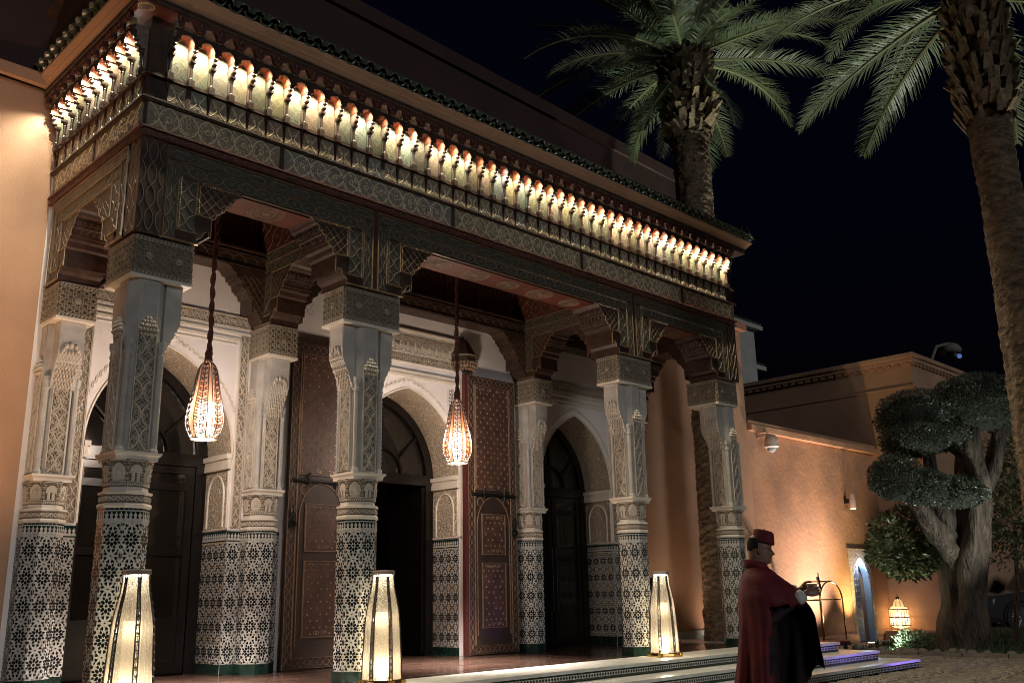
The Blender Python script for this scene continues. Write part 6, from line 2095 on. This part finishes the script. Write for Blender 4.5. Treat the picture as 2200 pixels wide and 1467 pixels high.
# wrists run into the sleeves
b.tube([(.27, -.085, 1.352), (.33, -.070, 1.388), (.372, -.058, 1.408)], [.030, .026, .024], 10)
b.tube([(.26, .115, 1.40), (.32, .095, 1.425), (.357, .083, 1.437)], [.030, .026, .024], 10)
# --- torso, arms and legs in dark uniform
b.cm = 1
rows = []
for z, cx, rx, ry in ((1.56, -.02, .06, .08), (1.50, -.02, .10, .19), (1.42, -.02, .115, .205), (1.25, -.01, .115, .185), (1.08, 0, .115, .165), (.95, 0, .12, .175), (.86, 0, .115, .17)):
    rows.append([(cx + rx * cos(2 * pi * j / 16), ry * sin(2 * pi * j / 16), z) for j in range(16)])
b.loft(rows)
for s in (-1, 1):
    b.tube([(-.02, s * .165, 1.46), (.0, s * .145, 1.30), (.03, s * .14, 1.17), (.15, s * .12, 1.27), (.29, s * .09, 1.37 if s < 0 else 1.41)], [.062, .056, .052, .046, .038], 10)
    b.tube([(0, s * .09, .92), (.01, s * .10, .70), (.015, s * .10, .50), (-.005, s * .10, .28), (-.015, s * .10, .08)], [.090, .080, .062, .055, .046], 12)
    b.loft([[(-.09, s * .10 - .035, .0), (-.09, s * .10 + .035, .0), (-.08, s * .10 + .03, .09), (-.08, s * .10 - .03, .09)], [(.05, s * .10 - .045, .0), (.05, s * .10 + .045, .0), (.05, s * .10 + .035, .075), (.05, s * .10 - .035, .075)], [(.18, s * .10 - .03, .0), (.18, s * .10 + .03, .0), (.17, s * .10 + .02, .04), (.17, s * .10 - .02, .04)]])
body = b.build('body', ['skin', 'capeline'], man, smooth=True)
# hair: short, round the back and sides of the head
b = MB(PF)
rows = []
for (z, fx, bx, w) in [q for q in ring if .075 < q[0] < .2]:
    row = []
    lim = 100 if z > .10 else 128
    for j in range(23):
        a = radians(lim) + radians(360 - 2 * lim) * j / 22
        ca, sa = cos(a), sin(a)
        ex = fx if ca > 0 else -bx
        x = ex * math.copysign(abs(ca) ** .85, ca) * 1.035; y = w * math.copysign(abs(sa) ** .85, sa) * 1.035
        row.append((HX + x * cos(TILT) + (z - .04) * sin(TILT) * .7, y, HZ + z - x * sin(TILT)))
    rows.append(row)
b.loft(rows, closed=False, cap=False); b.build('hair', 'hair', man, smooth=True)
# spectacles
b = MB(PF)
for s in (-1, 1):
    b.tube([(HX + .098 + .004 * cos(q * pi / 5), s * .034 + .024 * cos(q * pi / 5), HZ + .100 + .017 * sin(q * pi / 5)) for q in range(11)], .0022, 5, cap=False)
    b.tube([(HX + .097, s * .058, HZ + .104), (HX + .02, s * .080, HZ + .11)], .0022, 5)
b.build('spectacles', 'iron', man)
# fez
b = MB()
tl = radians(15)
FC = Vector((.058, 0, 1.832))
def fz(x, y, z): return pw(FC.x + x * cos(tl) + z * sin(tl) * .6, y, FC.z - x * sin(tl) + z)
b.f = fz
b.lathe([(.094, -.012), (.0955, 0), (.092, .03), (.086, .068), (.080, .086), (.070, .091), (.0, .092)], 28, cap=False)
b.build('fez', 'fez', man, smooth=True)
b = MB(fz); b.tube([(0, 0, .09), (0, 0, .102)], .006, 6); b.build('fez_stem', 'hair', man)
# cape: draped cloth, held out by the forearms
b = MB(PF)
NA, NZ = 72, 34
lev = [(1.640, -.090, .060, .072), (1.605, -.098, .085, .085), (1.585, -.112, .115, .125), (1.560, -.128, .140, .165), (1.53, -.140, .178, .195), (1.49, -.150, .228, .215), (1.45, -.158, .285, .230), (1.40, -.173, .318, .258), (1.35, -.176, .345, .262), (1.29, -.178, .385, .264), (1.22, -.180, .410, .268), (1.05, -.192, .415, .262), (.88, -.212, .425, .270), (.70, -.236, .430, .278), (.50, -.258, .430, .286), (.33, -.272, .425, .292)]
def lv(z):
    for (za, ba, fa, wa), (zb, bb, fb, wb) in zip(lev[:-1], lev[1:]):
        if zb <= z <= za:
            t = (za - z) / (za - zb); return ba + (bb - ba) * t, fa + (fb - fa) * t, wa + (wb - wa) * t
    return lev[-1][1:]
def hem(a):                      # lower at the back than in front
    c = cos(a)
    return .40 + .42 * max(0, c) ** 1.3 + .05 * sin(3 * a)
rows = []
for i in range(NZ + 1):
    t = i / NZ
    row = []
    for j in range(NA):
        a = 2 * pi * j / NA
        z = 1.640 + (hem(a) - 1.640) * (t ** 1.12)
        bk, fr, w = lv(max(z, .34))
        cx = (bk + fr) / 2; rx = (fr - bk) / 2
        k = min(1, max(0, (1.5 - z) / .9))
        fold = 1 + k * (.075 * sin(9 * a + 1.3 * sin(2.2 * z) + .6) + .06 * sin(16 * a + 2.1 * z) + .035 * noise.noise(Vector((cos(a) * 3, sin(a) * 3, z * 2))) + .02 * sin(31 * a + 4 * z + 2 * noise.noise(Vector((a, z * 2, 1)))))
        # front point: egg-shaped plan, narrow towards the hands
        x = cx + rx * cos(a) * fold
        y = w * sin(a) * fold * (1 - .38 * max(0, cos(a)) * min(1, max(0, (1.62 - z) / .2)))
        # the wrap dips between chest and forearms
        row.append((x, y, z))
    rows.append(row)
ids = [[b.pt(p) for p in row] for row in rows]
for i in range(NZ):
    for j in range(NA):
        j2 = (j + 1) % NA
        z = rows[i][j][2]; a = 360 * (j + .5) / NA
        # the near flap hangs from the forearm; in front of it the cape stands open
        if z < 1.325 and 256 + 5 * sin(z * 5) < a < 357: continue
        b.face((ids[i][j], ids[i][j2], ids[i + 1][j2], ids[i + 1][j]))
cape = b.build('cape', ['capeline', 'cape'], man, smooth=True)
sd = cape.modifiers.new('thickness', 'SOLIDIFY'); sd.thickness = .007; sd.offset = -1; sd.material_offset = 1
# stand-up collar and dark front facing
b = MB(PF)
rows = []
for z, k in ((1.600, 1.0), (1.635, 1.03), (1.672, 1.06)):
    rows.append([(-.012 + (.098 * k) * cos(a) - (.01 if z > 1.65 else 0), .088 * k * sin(a), z + .018 * -cos(a)) for a in [radians(38) + radians(284) * q / 30 for q in range(31)]])
b.loft(rows, closed=False, cap=False); col_ = b.build('collar', 'cape', man, smooth=True)
sd = col_.modifiers.new('thickness', 'SOLIDIFY'); sd.thickness = .008
# cuffs
for s, (p0, p1, p2) in ((-1, ((.262, -.090, 1.345), (.30, -.078, 1.370), (.335, -.068, 1.393))), (1, ((.25, .118, 1.392), (.29, .105, 1.412), (.325, .093, 1.43)))):
    b = MB(PF); b.tube([p0, p1, p2], [.066, .060, .050], 12); b.build('shirt_cuff', 'shirt', man, smooth=True)
# phone
ph_ = thing('phone', 'small dark phone held up in the hands of the caped person', 'phone', tuple(pw(.47, .02, 1.44)))
b = MB(lambda x, y, z: pw(.485 + x * .96 - z * .12, .02 + y, 1.49 + z)); b.taper(-.006, .006, -.036, .036, -.06, .045, .0); b.build('phone_body', 'phone', ph_)
b = MB(lambda x, y, z: pw(.4795 + x - z * .12, .02 + y, 1.49 + z)); b.poly([(-.003, -.032, -.055), (-.003, .032, -.055), (-.003, .032, .04), (-.003, -.032, .04)]); b.build('phone_screen', 'carglass', ph_)
